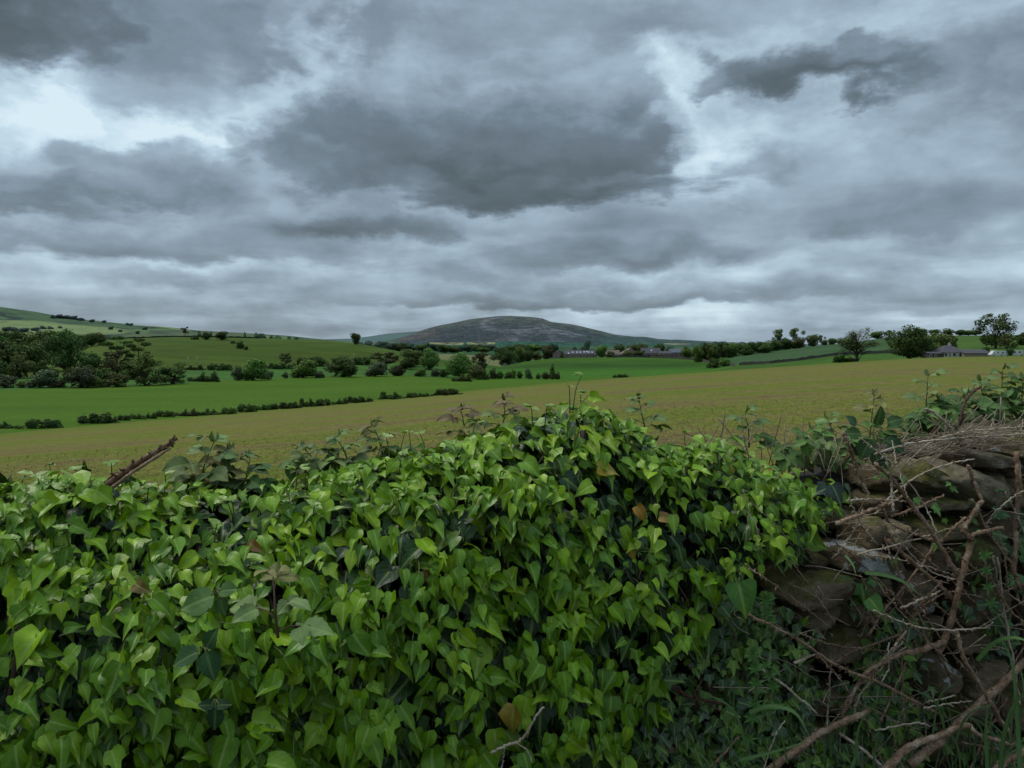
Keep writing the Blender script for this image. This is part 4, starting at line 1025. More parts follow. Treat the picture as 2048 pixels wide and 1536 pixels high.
# small pale hut under the black green tree
Y = 735; u = 1010; z = zt(u, Y); x = (u-UC)/F*Y
e = tag(empty('stone_hut', (x, Y, z)), 'tiny pale hut below the black green tree on the hummock', 'hut')
mb = MB(); mb.extrude_y([(-2.2, -.3), (2.2, -.3), (2.2, 1.7), (0, 2.9), (-2.2, 1.7)], 0, 3); mb.build('wall', M_TANW, e)
mb = MB()
for s in (-1, 1):
    V = [(s*2.4, -.2, 1.6), (0, -.2, 3.0), (0, 3.2, 3.0), (s*2.4, 3.2, 1.6)]; V += [(a_, b_, c_+.12) for a_, b_, c_ in V]
    mb.add(V, [(0,1,2,3),(7,6,5,4),(0,4,5,1),(1,5,6,2),(2,6,7,3),(3,7,4,0)])
mb.build('roof', M_TANR, e)
# ------------------------------------------------------------------ foreground: dry stone wall, ivy, brambles
def faceY(u): return 1.988/(1-.28*(np.asarray(u, float)-UC)/F)          # depth of the wall's face in direction u
WD = unit(np.array([1., .28, 0]))                                          # along the wall
WN = np.array([.28, -1., 0])/math.hypot(.28, 1)                            # out of the wall, toward the lane

# --- leaves
def leaf_mat(name, rough, spec, vein, transl=.12, bumpy=True):
    m, t, b = material(name)
    uv = t.n('ShaderNodeTexCoord').outputs['UV']
    s_ = t.n('ShaderNodeSeparateXYZ', i_0=uv).outputs
    ax = t.math('ABSOLUTE', t.math('SUBTRACT', s_[0], .5))
    mid = t.ramp(ax, [(.0, 1.0), (.03, .7), (.075, 0.0)])
    sv = t.math('FRACT', t.math('SUBTRACT', t.math('MULTIPLY', s_[1], 4.6), t.math('MULTIPLY', ax, 4.2)))
    side = t.math('MULTIPLY', t.ramp(sv, [(.0, .0), (.44, 0.0), (.5, 1.0), (.56, 0.0)]), t.ramp(ax, [(.3, 1.0), (.5, .3)]))
    vv = t.math('MAXIMUM', mid, t.math('MULTIPLY', side, .5))
    nz = t.noise(geo(t), 38, 4, .6)
    c = t.mix(1.0, attr(t), t.ramp(nz, [(.3, .74), (.7, 1.2)]), 'MULTIPLY')
    c = t.mix(t.math('MULTIPLY', vv, vein), c, t.mix(.5, c, (.38, .48, .14)))
    bk = t.n('ShaderNodeNewGeometry').outputs['Backfacing']
    c = t.mix(t.math('MULTIPLY', bk, .45), c, (.13, .2, .075))
    t.put(b.inputs['Base Color'], c)
    b.inputs['Roughness'].default_value = rough; b.inputs['Specular IOR Level'].default_value = spec
    if bumpy:
        bp = t.n('ShaderNodeBump'); bp.inputs['Strength'].default_value = .35; bp.inputs['Distance'].default_value = .004
        h = t.math('ADD', t.math('MULTIPLY', vv, -.5), t.math('MULTIPLY', nz, 1.0))
        t.put(bp.inputs['Height'], h); t.put(b.inputs['Normal'], bp.outputs[0])
    tr = t.n('ShaderNodeBsdfTranslucent'); t.put(tr.inputs[0], t.mix(1.0, c, (1.1, 1.1, .3), 'MULTIPLY'))
    ms = t.n('ShaderNodeMixShader', i_0=transl); t.put(ms.inputs[1], b.outputs[0]); t.put(ms.inputs[2], tr.outputs[0])
    t.put(m.node_tree.nodes['Material Output'].inputs[0], ms.outputs[0])
    return m
M_IVY = leaf_mat('ivy_leaf', .34, .27, .9, .2)
M_OLD = leaf_mat('old_ivy_leaf', .36, .3, .8, .05)
M_BRAM = leaf_mat('bramble_leaf', .6, .22, .35)
M_STEM = plain('green_stem', (.12, .15, .045), .7, .25, 30)
M_RSTEM = plain('red_stem', (.13, .075, .045), .75, .3, 30)

SH = {  # half width and forward shift of the margin at stations along the blade
 'ovate': ([0, .06, .14, .24, .36, .50, .65, .80, .91, 1.0], [.10, .30, .40, .44, .43, .36, .25, .13, .05, .003], [-.02, -.09, -.08, -.03, 0, 0, 0, 0, 0, 0]),
 'heart': ([0, .06, .14, .24, .36, .50, .65, .80, .91, 1.0], [.12, .36, .48, .52, .48, .38, .25, .12, .05, .003], [-.04, -.13, -.11, -.05, 0, 0, 0, 0, 0, 0]),
 'lobed': ([0, .07, .15, .24, .33, .43, .55, .70, .86, 1.0], [.10, .32, .44, .50, .50, .30, .26, .19, .08, .003], [-.04, -.12, -.08, .0, .10, .05, 0, 0, 0, 0]),
 'star': ([0, .07, .14, .22, .32, .42, .55, .70, .86, 1.0], [.10, .36, .30, .40, .52, .22, .20, .15, .07, .003], [-.05, -.16, -.06, .0, .12, .06, 0, 0, 0, 0]),
 'serrate': ([0, .08, .16, .2, .32, .36, .50, .54, .68, .72, .86, 1.0], [.06, .28, .36, .33, .43, .38, .42, .36, .32, .26, .14, .003], [0]*12),
 'blade': ([0, .15, .35, .6, .8, 1.0], [.4, .5, .5, .42, .26, .02], [0]*6),
}
def leaf_batch(Pb, T, N, L, Wd, shape, colr, fold, curl, wave, twist=None):
    """Pb base points, T tip directions, N upper-side normals, arrays (n,..). Returns V, Q, col, uv"""
    st, hw, sh = (np.array(x, float) for x in SH[shape])
    A = np.array([-1, -.55, 0, .55, 1.]); S = len(st); k = len(A)
    T = unit(T); Sd = unit(np.cross(T, N)); N = np.cross(Sd, T)
    n = len(Pb)
    X = hw[:, None]*A[None, :]; Yl = st[:, None] + sh[:, None]*np.abs(A)[None, :]**1.5
    L = L[:, None, None]; Wd = Wd[:, None, None]
    jit = 1+.16*(rng.random((n, S, 1))-.5)
    asym = 1 + .22*(rng.random((n, 1, 1))-.5)*np.sign(A)[None, None, :]
    x = X[None]*Wd*jit*asym
    y = np.broadcast_to(Yl[None]*L, x.shape)
    ph = rng.random((n, 1, 1))*6.28
    z = fold[:, None, None]*np.abs(x) - curl[:, None, None]*L*(Yl[None]-.15)**2*np.sign(Yl[None]-.15+1e-6) + wave[:, None, None]*L*np.sin(Yl[None]*7+ph)*np.abs(A)[None, None]**1.5*np.sign(A)[None, None]
    z = z - .12*np.abs(x)**2/(Wd*.5)
    if twist is not None: z = z + twist[:, None, None]*x*Yl[None]
    V = Pb[:, None, None, :] + x[..., None]*Sd[:, None, None, :] + y[..., None]*T[:, None, None, :] + z[..., None]*N[:, None, None, :]
    i = np.arange(S-1)[:, None]*k + np.arange(k-1)[None, :]
    q_ = np.stack([i, i+1, i+k+1, i+k], -1).reshape(-1, 4)
    Q = (np.arange(n)[:, None, None]*(S*k) + q_[None]).reshape(-1, 4)
    uv = np.stack([.5+.5*np.broadcast_to(X, (S, k))/ .5, np.clip(Yl, 0, 1)], -1).reshape(1, S*k, 2).repeat(n, 0).reshape(-1, 2)
    edge = 1 - .10*np.abs(A)[None, None, :]**2
    c = (colr[:, None, None, :]*edge[..., None]).repeat(S, 1) if edge.shape[1] == 1 else None
    return V.reshape(-1, 3), Q, c.reshape(-1, 3), uv

class LB:
    def __init__(s): s.V = []; s.Q = []; s.C = []; s.U = []; s.n = 0
    def add(s, *a, **k):
        V, Q, C, U = leaf_batch(*a, **k)
        s.V.append(V); s.Q.append(Q+s.n); s.C.append(C); s.U.append(U); s.n += len(V)
    def one(s, p, tdir, nrm, L, W, shape, col, fold=.25, curl=.2, wave=.02, twist=0):
        f = lambda v: np.array([v], float)
        s.add(f(p), f(tdir), f(nrm), f(L), f(W), shape, f(col), f(fold), f(curl), f(wave), f(twist))
    def build(s, name, mat, parent=None):
        return obj(name, mesh(name, np.concatenate(s.V), np.concatenate(s.Q), mat, True, np.concatenate(s.C), np.concatenate(s.U)), parent)

# --- the ivy's outline in the photograph: top edge, and where it ends on the right
TOPU = [-700,-200,0,60,150,200,300,400,500,560,620,700,780,860,930,1000,1060,1120,1165,1205,1240,1268,1292,1330,1400,1480,1560,1640,1700,1740]
TOPV = [985,982,980,966,958,970,978,984,988,976,960,945,924,908,892,874,856,824,792,782,794,828,866,862,876,890,903,926,948,968]
RIV = [900,960,1000,1060,1120,1126,1140,1200,1270,1300,1350,1450,1500,1545,1700]
RIU = [1745,1715,1690,1630,1600,1540,1480,1425,1415,1345,1330,1328,1300,1210,1150]
PD = np.array([(.60,-.34),(.52,-.14),(.40,-.035),(.26,0),(.13,-.03),(.03,-.10),(-.04,-.19),(-.09,-.30),(-.125,-.44),(-.15,-.62),(-.16,-.90)])
MW = np.array([1,1,1,1,.75,.4,.15,0,0,0,0])
seg = np.concatenate([[0], np.cumsum(np.linalg.norm(np.diff(PD, axis=0), axis=1))]); seg /= seg[-1]

def ivy_surf(u, s):
    """point and outward normal of the ivy's outer skin; u picks the place along the wall, s runs from back over the top to the foot"""
    u = np.asarray(u, float); s = np.asarray(s, float)
    Y0 = faceY(u)
    # the same stretch of wall is kept for every depth: find x, y on the face, then go out along the wall's normal
    bx, by = (u-UC)/F*Y0, Y0
    vt = np.interp(u, TOPU, TOPV)
    base = np.interp(u, [-700, 0, 500, 900, 1300, 1700], [966, 966, 968, 905, 868, 930])
    Yt = Y0+.26
    ztop = CZ-(vt-VH)/F*Yt; zb = CZ-(np.maximum(base, vt)-VH)/F*Yt
    d = np.interp(s, seg, PD[:, 0]); dz = np.interp(s, seg, PD[:, 1]); w = np.interp(s, seg, MW)
    squeeze = np.interp(u, [1050, 1150, 1290, 1400], [0, .0, .0, 0])
    lump = (fbm(np.stack([bx*3.2, s*5, bx*0], -1), 3, 21)-.5)
    d = d - lump*.13 + np.interp(u, [1300, 1500, 1700], [.02, -.03, -.07]) - np.interp(u, [500, 1150], [1, 0])*np.interp(s, [.25, .5, .75, 1], [0, .10, .12, .06])
    z = zb + (ztop-zb)*w + dz + lump*.05*(1-w)
    p = np.stack([bx - WN[0]*d, by - WN[1]*d, z], -1)
    e = .01
    t0 = np.clip(s-e, 0, 1); t1 = np.clip(s+e, 0, 1)
    dd = np.interp(t1, seg, PD[:, 0])-np.interp(t0, seg, PD[:, 0]); ddz = np.interp(t1, seg, PD[:, 1])-np.interp(t0, seg, PD[:, 1])
    down = unit(np.stack([-WN[0]*dd, -WN[1]*dd, ddz], -1))
    nrm = unit(np.cross(np.broadcast_to(WD, down.shape), down)); nrm = np.where((nrm @ np.array([0, -.5, .6]))[:, None] < 0, -nrm, nrm)
    return p, nrm, down

def in_ivy(p, m=0):
    u, v = proj(p)
    return (u < np.interp(v, RIV, RIU)+m) & (v > np.interp(u, TOPU, TOPV)-14)

ivy = tag(empty('ivy', (0, float(faceY(UC)), 0)), 'thick mass of bright green ivy covering the top and face of the wall', 'ivy')
def inv(o, root):                      # children keep world coordinates
    o.matrix_parent_inverse = root.matrix_world.inverted() if root.matrix_world else o.matrix_parent_inverse
    o.location = (-root.location[0], -root.location[1], -root.location[2])
    return o

lb = LB(); old = LB(); pet = MB()
NEWC = np.array([(.152, .30, .005), (.19, .34, .007), (.118, .25, .006), (.24, .38, .010), (.082, .195, .007)])
OLDSHADEC = np.array([(.02, .052, .010), (.027, .07, .010), (.014, .04, .013), (.038, .09, .011)])  # old-leaf greens, darkened further to paint shadow into the gaps
def spread(n, depth, palette, target, size, umin=-520, umax=1760, young=True, slim=(0, 1)):
    u = rng.uniform(umin, umax, n); s = rng.uniform(slim[0], slim[1], n)
    p, nr, dn = ivy_surf(u, s)
    off = depth + rng.normal(0, .018, n)
    # clusters stand proud, hollows between them
    cl = fbm(p*6.5, 2, 31)-.5
    p = p + nr*(off + cl*.16)[:, None]
    dens = fbm(p*np.array([7, 7, 7.]) + 40, 2, 77)
    ok = in_ivy(p) & ((dens > .45) | (rng.random(n) < (.2 if young else 1)))
    u, s, p, nr, dn = u[ok], s[ok], p[ok], nr[ok], dn[ok]; n = len(p)
    uu, vv = proj(p)
    up = np.array([0, 0, 1.])
    N = unit(nr*.75 + up*.55 + np.array([0, -.25, 0]) + rng.normal(0, .46, (n, 3)))
    yaw = rng.normal(.12, .72, n)
    T = dn*np.cos(yaw)[:, None] + WD*np.sin(yaw)[:, None] + nr*.18 + np.array([0, -.12, -.28])
    T = unit(T - N*np.sum(T*N, 1)[:, None]*.8)
    big = np.interp(vv, [800, 960, 1200, 1500], [.95, .95, 1.0, 1.1])*np.interp(uu, [1250, 1450], [1, .82])
    L = size*big*np.clip(rng.normal(1, .3, n), .42, 1.75)
    Wd = L*rng.uniform(.55, .88, n)
    ci = rng.integers(0, len(palette), n)
    c = palette[ci]*rng.uniform(.78, 1.2, (n, 1))
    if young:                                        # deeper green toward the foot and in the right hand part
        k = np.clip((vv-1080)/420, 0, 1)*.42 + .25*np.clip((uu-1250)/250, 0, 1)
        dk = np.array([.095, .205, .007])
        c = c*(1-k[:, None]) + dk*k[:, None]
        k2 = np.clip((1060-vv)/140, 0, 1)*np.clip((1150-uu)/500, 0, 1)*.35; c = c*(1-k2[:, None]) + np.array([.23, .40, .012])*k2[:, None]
    shp = rng.random(n)
    kinds = np.where(shp < .56, 'ovate', np.where(shp < .64, 'heart', np.where(shp < .93, 'lobed', 'star')))
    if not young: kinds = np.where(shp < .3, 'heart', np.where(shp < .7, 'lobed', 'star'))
    for kd in ('ovate', 'heart', 'lobed', 'star'):
        q_ = kinds == kd
        if not q_.any(): continue
        m = q_.sum()
        target.add(p[q_], T[q_], N[q_], L[q_], Wd[q_], kd, c[q_], rng.uniform(.08, .8, m), rng.uniform(.0, .75, m), rng.uniform(0, .08, m), rng.normal(0, .4, m))
    return p, T, nr, L
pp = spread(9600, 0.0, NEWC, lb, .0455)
spread(2600, -.05, np.vstack([NEWC*.7, OLDSHADEC]), lb, .052)  # inner layers in darkened greens, shade painted into the colour
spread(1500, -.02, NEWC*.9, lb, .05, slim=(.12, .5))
spread(1300, -.05, np.vstack([NEWC*.6, OLDSHADEC]), lb, .055, slim=(.12, .55))
spread(4200, -.07, OLDSHADEC, old, .062, young=False)
spread(2400, -.12, OLDSHADEC*.7, old, .065, young=False)
# leaf stalks of the outer leaves
for i in rng.choice(len(pp[0]), 900, replace=False):
    p, T, nr = pp[0][i], pp[1][i], pp[2][i]
    e = p - T*.035 - nr*(.03+.03*rng.random()) + rng.normal(0, .008, 3)
    pet.tube(spline([e, p-T*.012-nr*.004, p+T*.004], 4), [.0014, .0012, .001, .0008], 4)
# pale young shoots poking out of the top
for i in range(60):
    u = rng.uniform(-200, 1680); s = rng.uniform(.2, .5)
    p, nr, dn = (x[0] for x in ivy_surf([u], [s]))
    if not in_ivy(p): continue
    d = unit(nr*.5+np.array([rng.normal(0, .5), -.1, .8]))
    ln = rng.uniform(.03, .075)
    pts = spline([p-nr*.05, p+d*ln*.4, p+d*ln+dn*.015], 6)
    pet.tube(pts, np.linspace(.0022, .001, 6), 5)
    for k in range(rng.integers(2, 5)):
        a = rng.uniform(0, 6.28); t_ = unit(np.array([math.cos(a), math.sin(a), rng.uniform(-.1, .5)]))
        lb.one(pts[-1-(k > 2)], t_, unit(np.array([-t_[0]*.3, -t_[1]*.3-.3, .9])), rng.uniform(.018, .034), rng.uniform(.016, .026), 'ovate', (.20, .32, .05), .4, .1)
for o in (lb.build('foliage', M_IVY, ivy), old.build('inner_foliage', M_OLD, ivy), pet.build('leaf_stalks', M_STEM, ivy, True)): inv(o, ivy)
# woody stems and a dark tangle inside
ws = MB()
for i in range(150):
    u = rng.uniform(-450, 1650); s0 = rng.uniform(.15, .6)
    ss = np.linspace(s0, min(1, s0+rng.uniform(.2, .5)), 7); uus = u + np.cumsum(rng.normal(0, 22, 7))
    p, nr, dn = ivy_surf(uus, ss)
    p = p - nr*rng.uniform(.06, .13) + rng.normal(0, .006, p.shape)
    if not in_ivy(p).all(): continue
    ws.tube(spline(p, 20), np.linspace(rng.uniform(.003, .008), .002, 20), 5, None, .4)
inv(ws.build('woody_stems', plain('ivy_wood', (.075, .055, .038), .9, .4, 20), ivy, True), ivy)
# dying leaves, each a part of the ivy
M_DEAD = leaf_mat('dying_ivy_leaf', .45, .35, .8)
for (u, v, L, td, col, lab) in [(1272,1012,.062,(.55,-.2,-.75),(.42,.2,.02),'orange dying leaf with a brown edge'),(1318,1034,.055,(.9,-.2,-.1),(.30,.17,.035),'brownish curled dying leaf'),
        (1195,936,.075,(.95,-.1,-.15),(.36,.27,.03),'yellow leaf with a dark blotch'),(1262,1098,.04,(.2,-.3,-.9),(.36,.25,.03),'small yellow leaf low on the right'),
        (1030,1412,.085,(-.25,-.2,-.95),(.3,.21,.02),'large olive and orange leaf above a bare twig'),(612,975,.045,(.95,-.2,-.05),(.4,.2,.03),'small orange leaf at the end of a straw twig'),
        (1462,930,.035,(.3,-.3,-.8),(.42,.33,.04),'small yellow leaf near the right end of the ivy top'),(852,1140,.05,(.2,-.3,-.9),(.26,.13,.03),'brown leaf deep between green ones'),(272,1168,.045,(.7,-.3,-.3),(.2,.13,.03),'brown leaf in the left part of the ivy'),(1095,985,.035,(.3,-.3,-.8),(.3,.15,.03),'small rusty leaf below the mound'),(500,1085,.045,(.6,-.3,-.4),(.3,.14,.04),'rust red leaf deep in the left part of the ivy')]:
    Y = float(faceY(u)); 
    # depth of the skin here
    ss = np.linspace(.1, 1, 160); p, nr, dn = ivy_surf(np.full(160, u), ss); uu, vv = proj(p); k = np.argmin(np.abs(vv-v)); Yk = p[k, 1]-.035
    one = LB(); one.one(P(u, v, Yk+.015), td, (-.15+rng.normal(0, .3), -.8, .5), L*.85, L*.68, 'ovate', col, .5, .6, .08, .4)
    o = one.build('dying_leaf', M_DEAD, ivy); o['label'] = lab; inv(o, ivy)

# --- dry stone wall
def stone_mat(name, cols, moss, lichen, lsc=9):
    m, t, b = material(name)
    p = geo(t); oc = t.n('ShaderNodeTexCoord').outputs['Object']
    oi = t.n('ShaderNodeObjectInfo').outputs['Random']
    n1_ = t.noise(t.mapping(p, (1, 1, 2.5)), 7, 8, .65); n2_ = t.noise(p, 45, 6, .7); n3_ = t.noise(p, 9, 5, .6, .3); n4_ = t.noise(p, lsc, 5, .6)
    c = t.ramp(n1_, [(.28, cols[0]), (.5, cols[1]), (.72, cols[2])])
    c = t.mix(1.0, c, t.ramp(n2_, [(.25, .55), (.75, 1.4)]), 'MULTIPLY')
    c = t.mix(1.0, c, t.ramp(oi, [(0, (.8, .78, .76)), (1, (1.2, 1.16, 1.08))]), 'MULTIPLY')
    nz = t.n('ShaderNodeSeparateXYZ', i_0=t.n('ShaderNodeNewGeometry').outputs['Normal']).outputs[2]
    mk = t.ramp(t.math('ADD', n3_, t.math('MULTIPLY', nz, .16)), [(moss, 0.0), (moss+.09, .85)])
    c = t.mix(mk, c, t.ramp(n2_, [(.3, (.045, .055, .012)), (.7, (.16, .15, .025))]))
    lk = t.ramp(n4_, [(lichen, 0.0), (lichen+.02, .95)])
    c = t.mix(lk, c, t.ramp(n2_, [(.3, (.26, .27, .25)), (.7, (.56, .57, .53))]))
    t.put(b.inputs['Base Color'], c); b.inputs['Roughness'].default_value = .9; b.inputs['Specular IOR Level'].default_value = .25
    bp = t.n('ShaderNodeBump'); bp.inputs['Strength'].default_value = 1.0; bp.inputs['Distance'].default_value = .02
    t.put(bp.inputs['Height'], t.math('ADD', n2_, t.math('MULTIPLY', n1_, 1.5))); t.put(b.inputs['Normal'], bp.outputs[0])
    return m
M_LICH = stone_mat('white_lichen_slab', [(.1, .074, .046), (.18, .138, .086), (.26, .205, .138)], .68, .505, 11)
M_ST = stone_mat('wall_sandstone', [(.10, .074, .044), (.19, .145, .088), (.275, .22, .145)], .62, .70)
M_STL = stone_mat('lichened_sandstone', [(.1, .074, .046), (.18, .138, .086), (.26, .205, .138)], .68, .57, 15)
M_STM = stone_mat('mossy_sandstone', [(.12, .098, .058), (.205, .172, .11), (.3, .258, .18)], .52, .66)
M_STG = stone_mat('grey_slab', [(.14, .112, .072), (.235, .192, .13), (.33, .28, .2)], .66, .64)

def stone_mesh(sx, sy, sz, seed, pw=5.0, rough=.16, nn=13):
    g = np.linspace(-1, 1, nn); a, b = np.meshgrid(g, g, indexing='ij'); o = np.ones_like(a)
    Vs = []; Qs = []; k = 0
    for ax in range(3):
        for sg in (-1, 1):
            q_ = np.stack(np.roll(np.array([o*sg, a, b]), ax, 0), -1).reshape(-1, 3)
            i = np.arange(nn-1)[:, None]*nn + np.arange(nn-1)[None, :]
            f = np.stack([i, i+nn, i+nn+1, i+1], -1).reshape(-1, 4)
            Vs.append(q_); Qs.append((f if sg > 0 else f[:, ::-1])+k); k += len(q_)
    V = np.vstack(Vs)
    r = (np.abs(V)**pw).sum(1)**(1/pw)
    V = V/r[:, None]
    # chip a few corners flat, then roughen
    r_ = np.random.default_rng(seed)
    for _ in range(9):
        d = unit(r_.normal(size=3)); lim = r_.uniform(.82, 1.12)
        dist = V@d; V = V - np.maximum(dist-lim, 0)[:, None]*d
    D = V*np.array([sx, sy, sz])
    n = (fbm(D*14/max(sx, .05)*.12+seed*7.1, 4, seed)-.5)
    n2 = (fbm(D*30+seed*3.7, 3, seed+9)-.5)
    V = V*(1+rough*n*2.2)[:, None]
    V = V*np.array([sx, sy, sz])/2 + unit(V)*(n2*.014)[:, None]
    V[:, 2] += V[:, 0]*r_.normal(0, .05)
    return mesh('stone', V, np.vstack(Qs), None, True)

wall = tag(empty('dry_stone_wall', (0, float(faceY(UC)), 0)), 'old dry stone wall, bare and mossy at the right, buried in ivy elsewhere', 'wall')
# rubble heart of the wall, also carrying the ivy
nu_, ns_ = 170, 30
us_ = np.linspace(-640, 2500, nu_); V = []
prf = np.array([(.62, -.24), (.55, -.05), (.3, -.02), (.19, -.05), (.16, -.14), (.13, -.5), (.10, -1.2)])
for u in us_:
    Y0 = float(faceY(min(u, 2500))); bx = (u-UC)/F*Y0
    top = np.interp(u, [-640, 300, 900, 1250, 1500, 1700, 1850, 2048, 2700], [1.13, 1.13, 1.17, 1.2, 1.19, 1.16, 1.2, 1.27, 1.27])
    sq = np.linspace(0, 6, ns_); d = np.interp(sq, range(7), prf[:, 0]); z = np.maximum(top+np.interp(sq, range(7), prf[:, 1]), .02)
    pt = np.stack([bx-WN[0]*d, Y0-WN[1]*d, z], -1)
    pt += unit(pt-np.array([bx, Y0+.3, .7]))*((fbm(pt*9, 3, 4)-.5)*.10)[:, None]
    V.append(pt)
V = np.array(V).reshape(-1, 3); i = np.arange(nu_-1)[:, None]*ns_+np.arange(ns_-1)[None, :]
core = obj('rubble_core', mesh('rubble_core', V, np.stack([i, i+ns_, i+ns_+1, i+1], -1).reshape(-1, 4), plain('rubble_shade', (.018, .015, .011), .95, .5, 18), True), wall); inv(core, wall)  # near-black colour paints deep shade behind leaves and stones
wang = math.atan2(.28, 1)
def stone(u0, v0, u1, v1, mat, out=.03, rot=0.0, depth=.22, pw=6, seed=None, tilt=0.0, label=None, rough=.16):
    u, v = (u0+u1)/2, (v0+v1)/2; Y = float(faceY(u)) - out
    c = P(u, v, Y + depth*.42); w = (u1-u0)/F*Y*1.03; h = (v1-v0)/F*Y*1.06
    me = stone_mesh(w, depth, h, seed if seed is not None else int(u*7+v), pw*1.7 if pw >= 4.5 else pw*1.15, rough); me.materials.append(mat)
    o = obj('stone', me, wall, (c[0], c[1]-float(faceY(UC)), c[2])); o.rotation_euler = (tilt, -rot, wang)
    if label: o['label'] = label
    return o
for s in [
 (1632,1088,1785,1136,M_LICH,.06,.02,.25,6,3,0,'slab with a bright white lichen patch'), (1500,1136,1690,1190,M_ST,.07,-.05,.28,6,4,0,'long brown slab below the lichen slab'),
 (1655,1138,1760,1178,M_ST,.03,.03,.2,5), (1545,1192,1660,1240,M_ST,.03,.0,.22,5), (1740,1135,1850,1215,M_STL,.045,.05,.25,4,12,0,'reddish block with a small white lichen spot'), (1655,1182,1745,1240,M_ST,.02,.06,.2,5),
 (1850,1068,1958,1150,M_STM,.07,-.15,.25,3.2,8,0,'rounded yellow mossy boulder behind the canes'), (1785,1078,1856,1132,M_ST,.02,.05,.2,5), (1690,1035,1760,1090,M_ST,.0,.1,.16,3.5), (1745,1040,1800,1095,M_STG,.01,.0,.16,3.2),
 (1800,1030,1915,1062,M_STM,.05,.08,.25,5), (1815,985,1905,1015,M_STM,.07,-.1,.25,4), (1900,1010,2000,1066,M_ST,.03,.05,.22,5), (1800,928,1960,1000,M_STG,.05,-.42,.3,6,21,.0,'large grey coping slab leaning to the right'),
 (1905,938,2000,1012,M_ST,.04,-.2,.25,4), (1962,948,2010,1030,M_ST,.055,-.12,.22,3.4), (1770,918,1850,962,M_STM,.02,-.35,.3,6), (1850,895,1980,930,M_STG,.02,-.18,.35,6), (1945,858,2070,905,M_STG,.03,-.12,.4,7,33,.0,'flat grey capstone at the top right'),
 (2000,905,2110,990,M_ST,.05,.1,.25,4.5), (1960,1070,2060,1140,M_ST,.02,.0,.22,5), (2005,990,2100,1065,M_ST,.03,.05,.22,5), (1860,1155,1990,1225,M_ST,.02,.04,.22,5), (1990,1145,2100,1230,M_ST,.02,-.03,.22,5),
 (1600,1245,1720,1300,M_ST,.01,.02,.2,5), (1725,1222,1850,1290,M_ST,.02,-.04,.22,5), (1855,1230,1960,1300,M_ST,.01,.03,.22,4.5), (1480,1196,1545,1245,M_ST,.01,.0,.2,4), (1560,1090,1630,1135,M_ST,-.04,.08,.2,4),
 (1780,1300,1880,1365,M_STL,.03,.0,.22,5), (1885,1305,1985,1370,M_ST,.02,.05,.22,5), (1700,1300,1775,1360,M_ST,.0,.0,.2,4.5), (1850,1372,1960,1430,M_STM,.03,.0,.24,4.5), (1740,1368,1845,1428,M_ST,.0,.05,.2,4.5),
 (1965,1375,2080,1440,M_ST,.0,.0,.2,4.5), (1270,1440,1330,1480,M_STL,.03,.15,.2,4), (1500,1300,1595,1350,M_ST,.0,.0,.2,4.5), (1380,1330,1490,1390,M_ST,-.02,.04,.2,4.5), (1400,1395,1530,1450,M_ST,-.01,.0,.2,4.5), (1540,1360,1690,1420,M_ST,-.01,.03,.2,4.5),
 (1540,1425,1660,1490,M_ST,.0,.0,.2,4.5), (1670,1430,1800,1490,M_ST,-.01,.0,.2,4.5), (1810,1435,1960,1500,M_ST,-.01,.0,.2,4.5), (1970,1445,2100,1510,M_ST,-.01,.0,.2,4.5), (1350,1455,1530,1530,M_ST,-.01,.0,.2,4.5), (1540,1495,1720,1560,M_ST,-.01,.0,.2,4.5),
 (1690,925,1775,970,M_ST,-.12,-.1,.3,6),
 (2105,900,2240,970,M_ST,.03,.0,.25,4.5), (2110,975,2260,1060,M_ST,.03,.0,.25,4.5), (2105,1065,2250,1140,M_ST,.03,.0,.25,4.5), (1700,975,1780,1030,M_ST,-.1,.1,.2,4), (1600,1000,1690,1050,M_ST,-.16,.0,.2,4),
]: stone(*s[:11], label=s[11] if len(s) > 11 else None) if len(s) > 9 else stone(*s)

# the wall goes on past the picture's right edge
v = 862
while v < 1600:
    hh = rng.uniform(50, 78); u = 2095 + rng.uniform(-20, 40)
    while u < 2480:
        ww = rng.uniform(80, 170)
        if not (u < 2250 and v < 1130): stone(u, v, u+ww, v+hh, [M_ST, M_ST, M_STM, M_STG][rng.integers(0, 4)], rng.uniform(-.01, .05), rng.normal(0, .05), .24, 5)
        u += ww+4
    v += hh+2
# ------------------------------------------------------------------ dead bramble canes, live brambles, small plants
def cane_mat(name, c0, c1, c2):
    m, t, b = material(name)
    p = geo(t); n_ = t.noise(p, 26, 6, .7); n2_ = t.noise(p, 120, 3, .7)
    c = t.ramp(n_, [(.3, c0), (.5, c1), (.7, c2)])
    c = t.mix(1.0, c, t.ramp(n2_, [(.25, .45), (.75, 1.5)]), 'MULTIPLY')
    t.put(b.inputs['Base Color'], c); b.inputs['Roughness'].default_value = .85; b.inputs['Specular IOR Level'].default_value = .25
    bp = t.n('ShaderNodeBump'); bp.inputs['Strength'].default_value = .7; bp.inputs['Distance'].default_value = .004
    t.put(bp.inputs['Height'], n2_); t.put(b.inputs['Normal'], bp.outputs[0])
    return m
M_CANE = cane_mat('dead_cane_bark', (.125, .07, .04), (.23, .142, .085), (.42, .32, .22))
M_STRAW = cane_mat('bleached_cane', (.24, .17, .11), (.38, .30, .21), (.52, .45, .35))
M_LITTER = cane_mat('bleached_litter', (.15, .105, .07), (.26, .20, .14), (.4, .33, .25))
M_RED = cane_mat('dark_red_cane', (.05, .022, .018), (.09, .04, .03), (.15, .08, .055))
M_STICK = cane_mat('red_brown_bark', (.06, .03, .018), (.115, .06, .035), (.24, .16, .1))
M_TIP = plain('snapped_wood', (.3, .24, .16), .8, .2, 60)

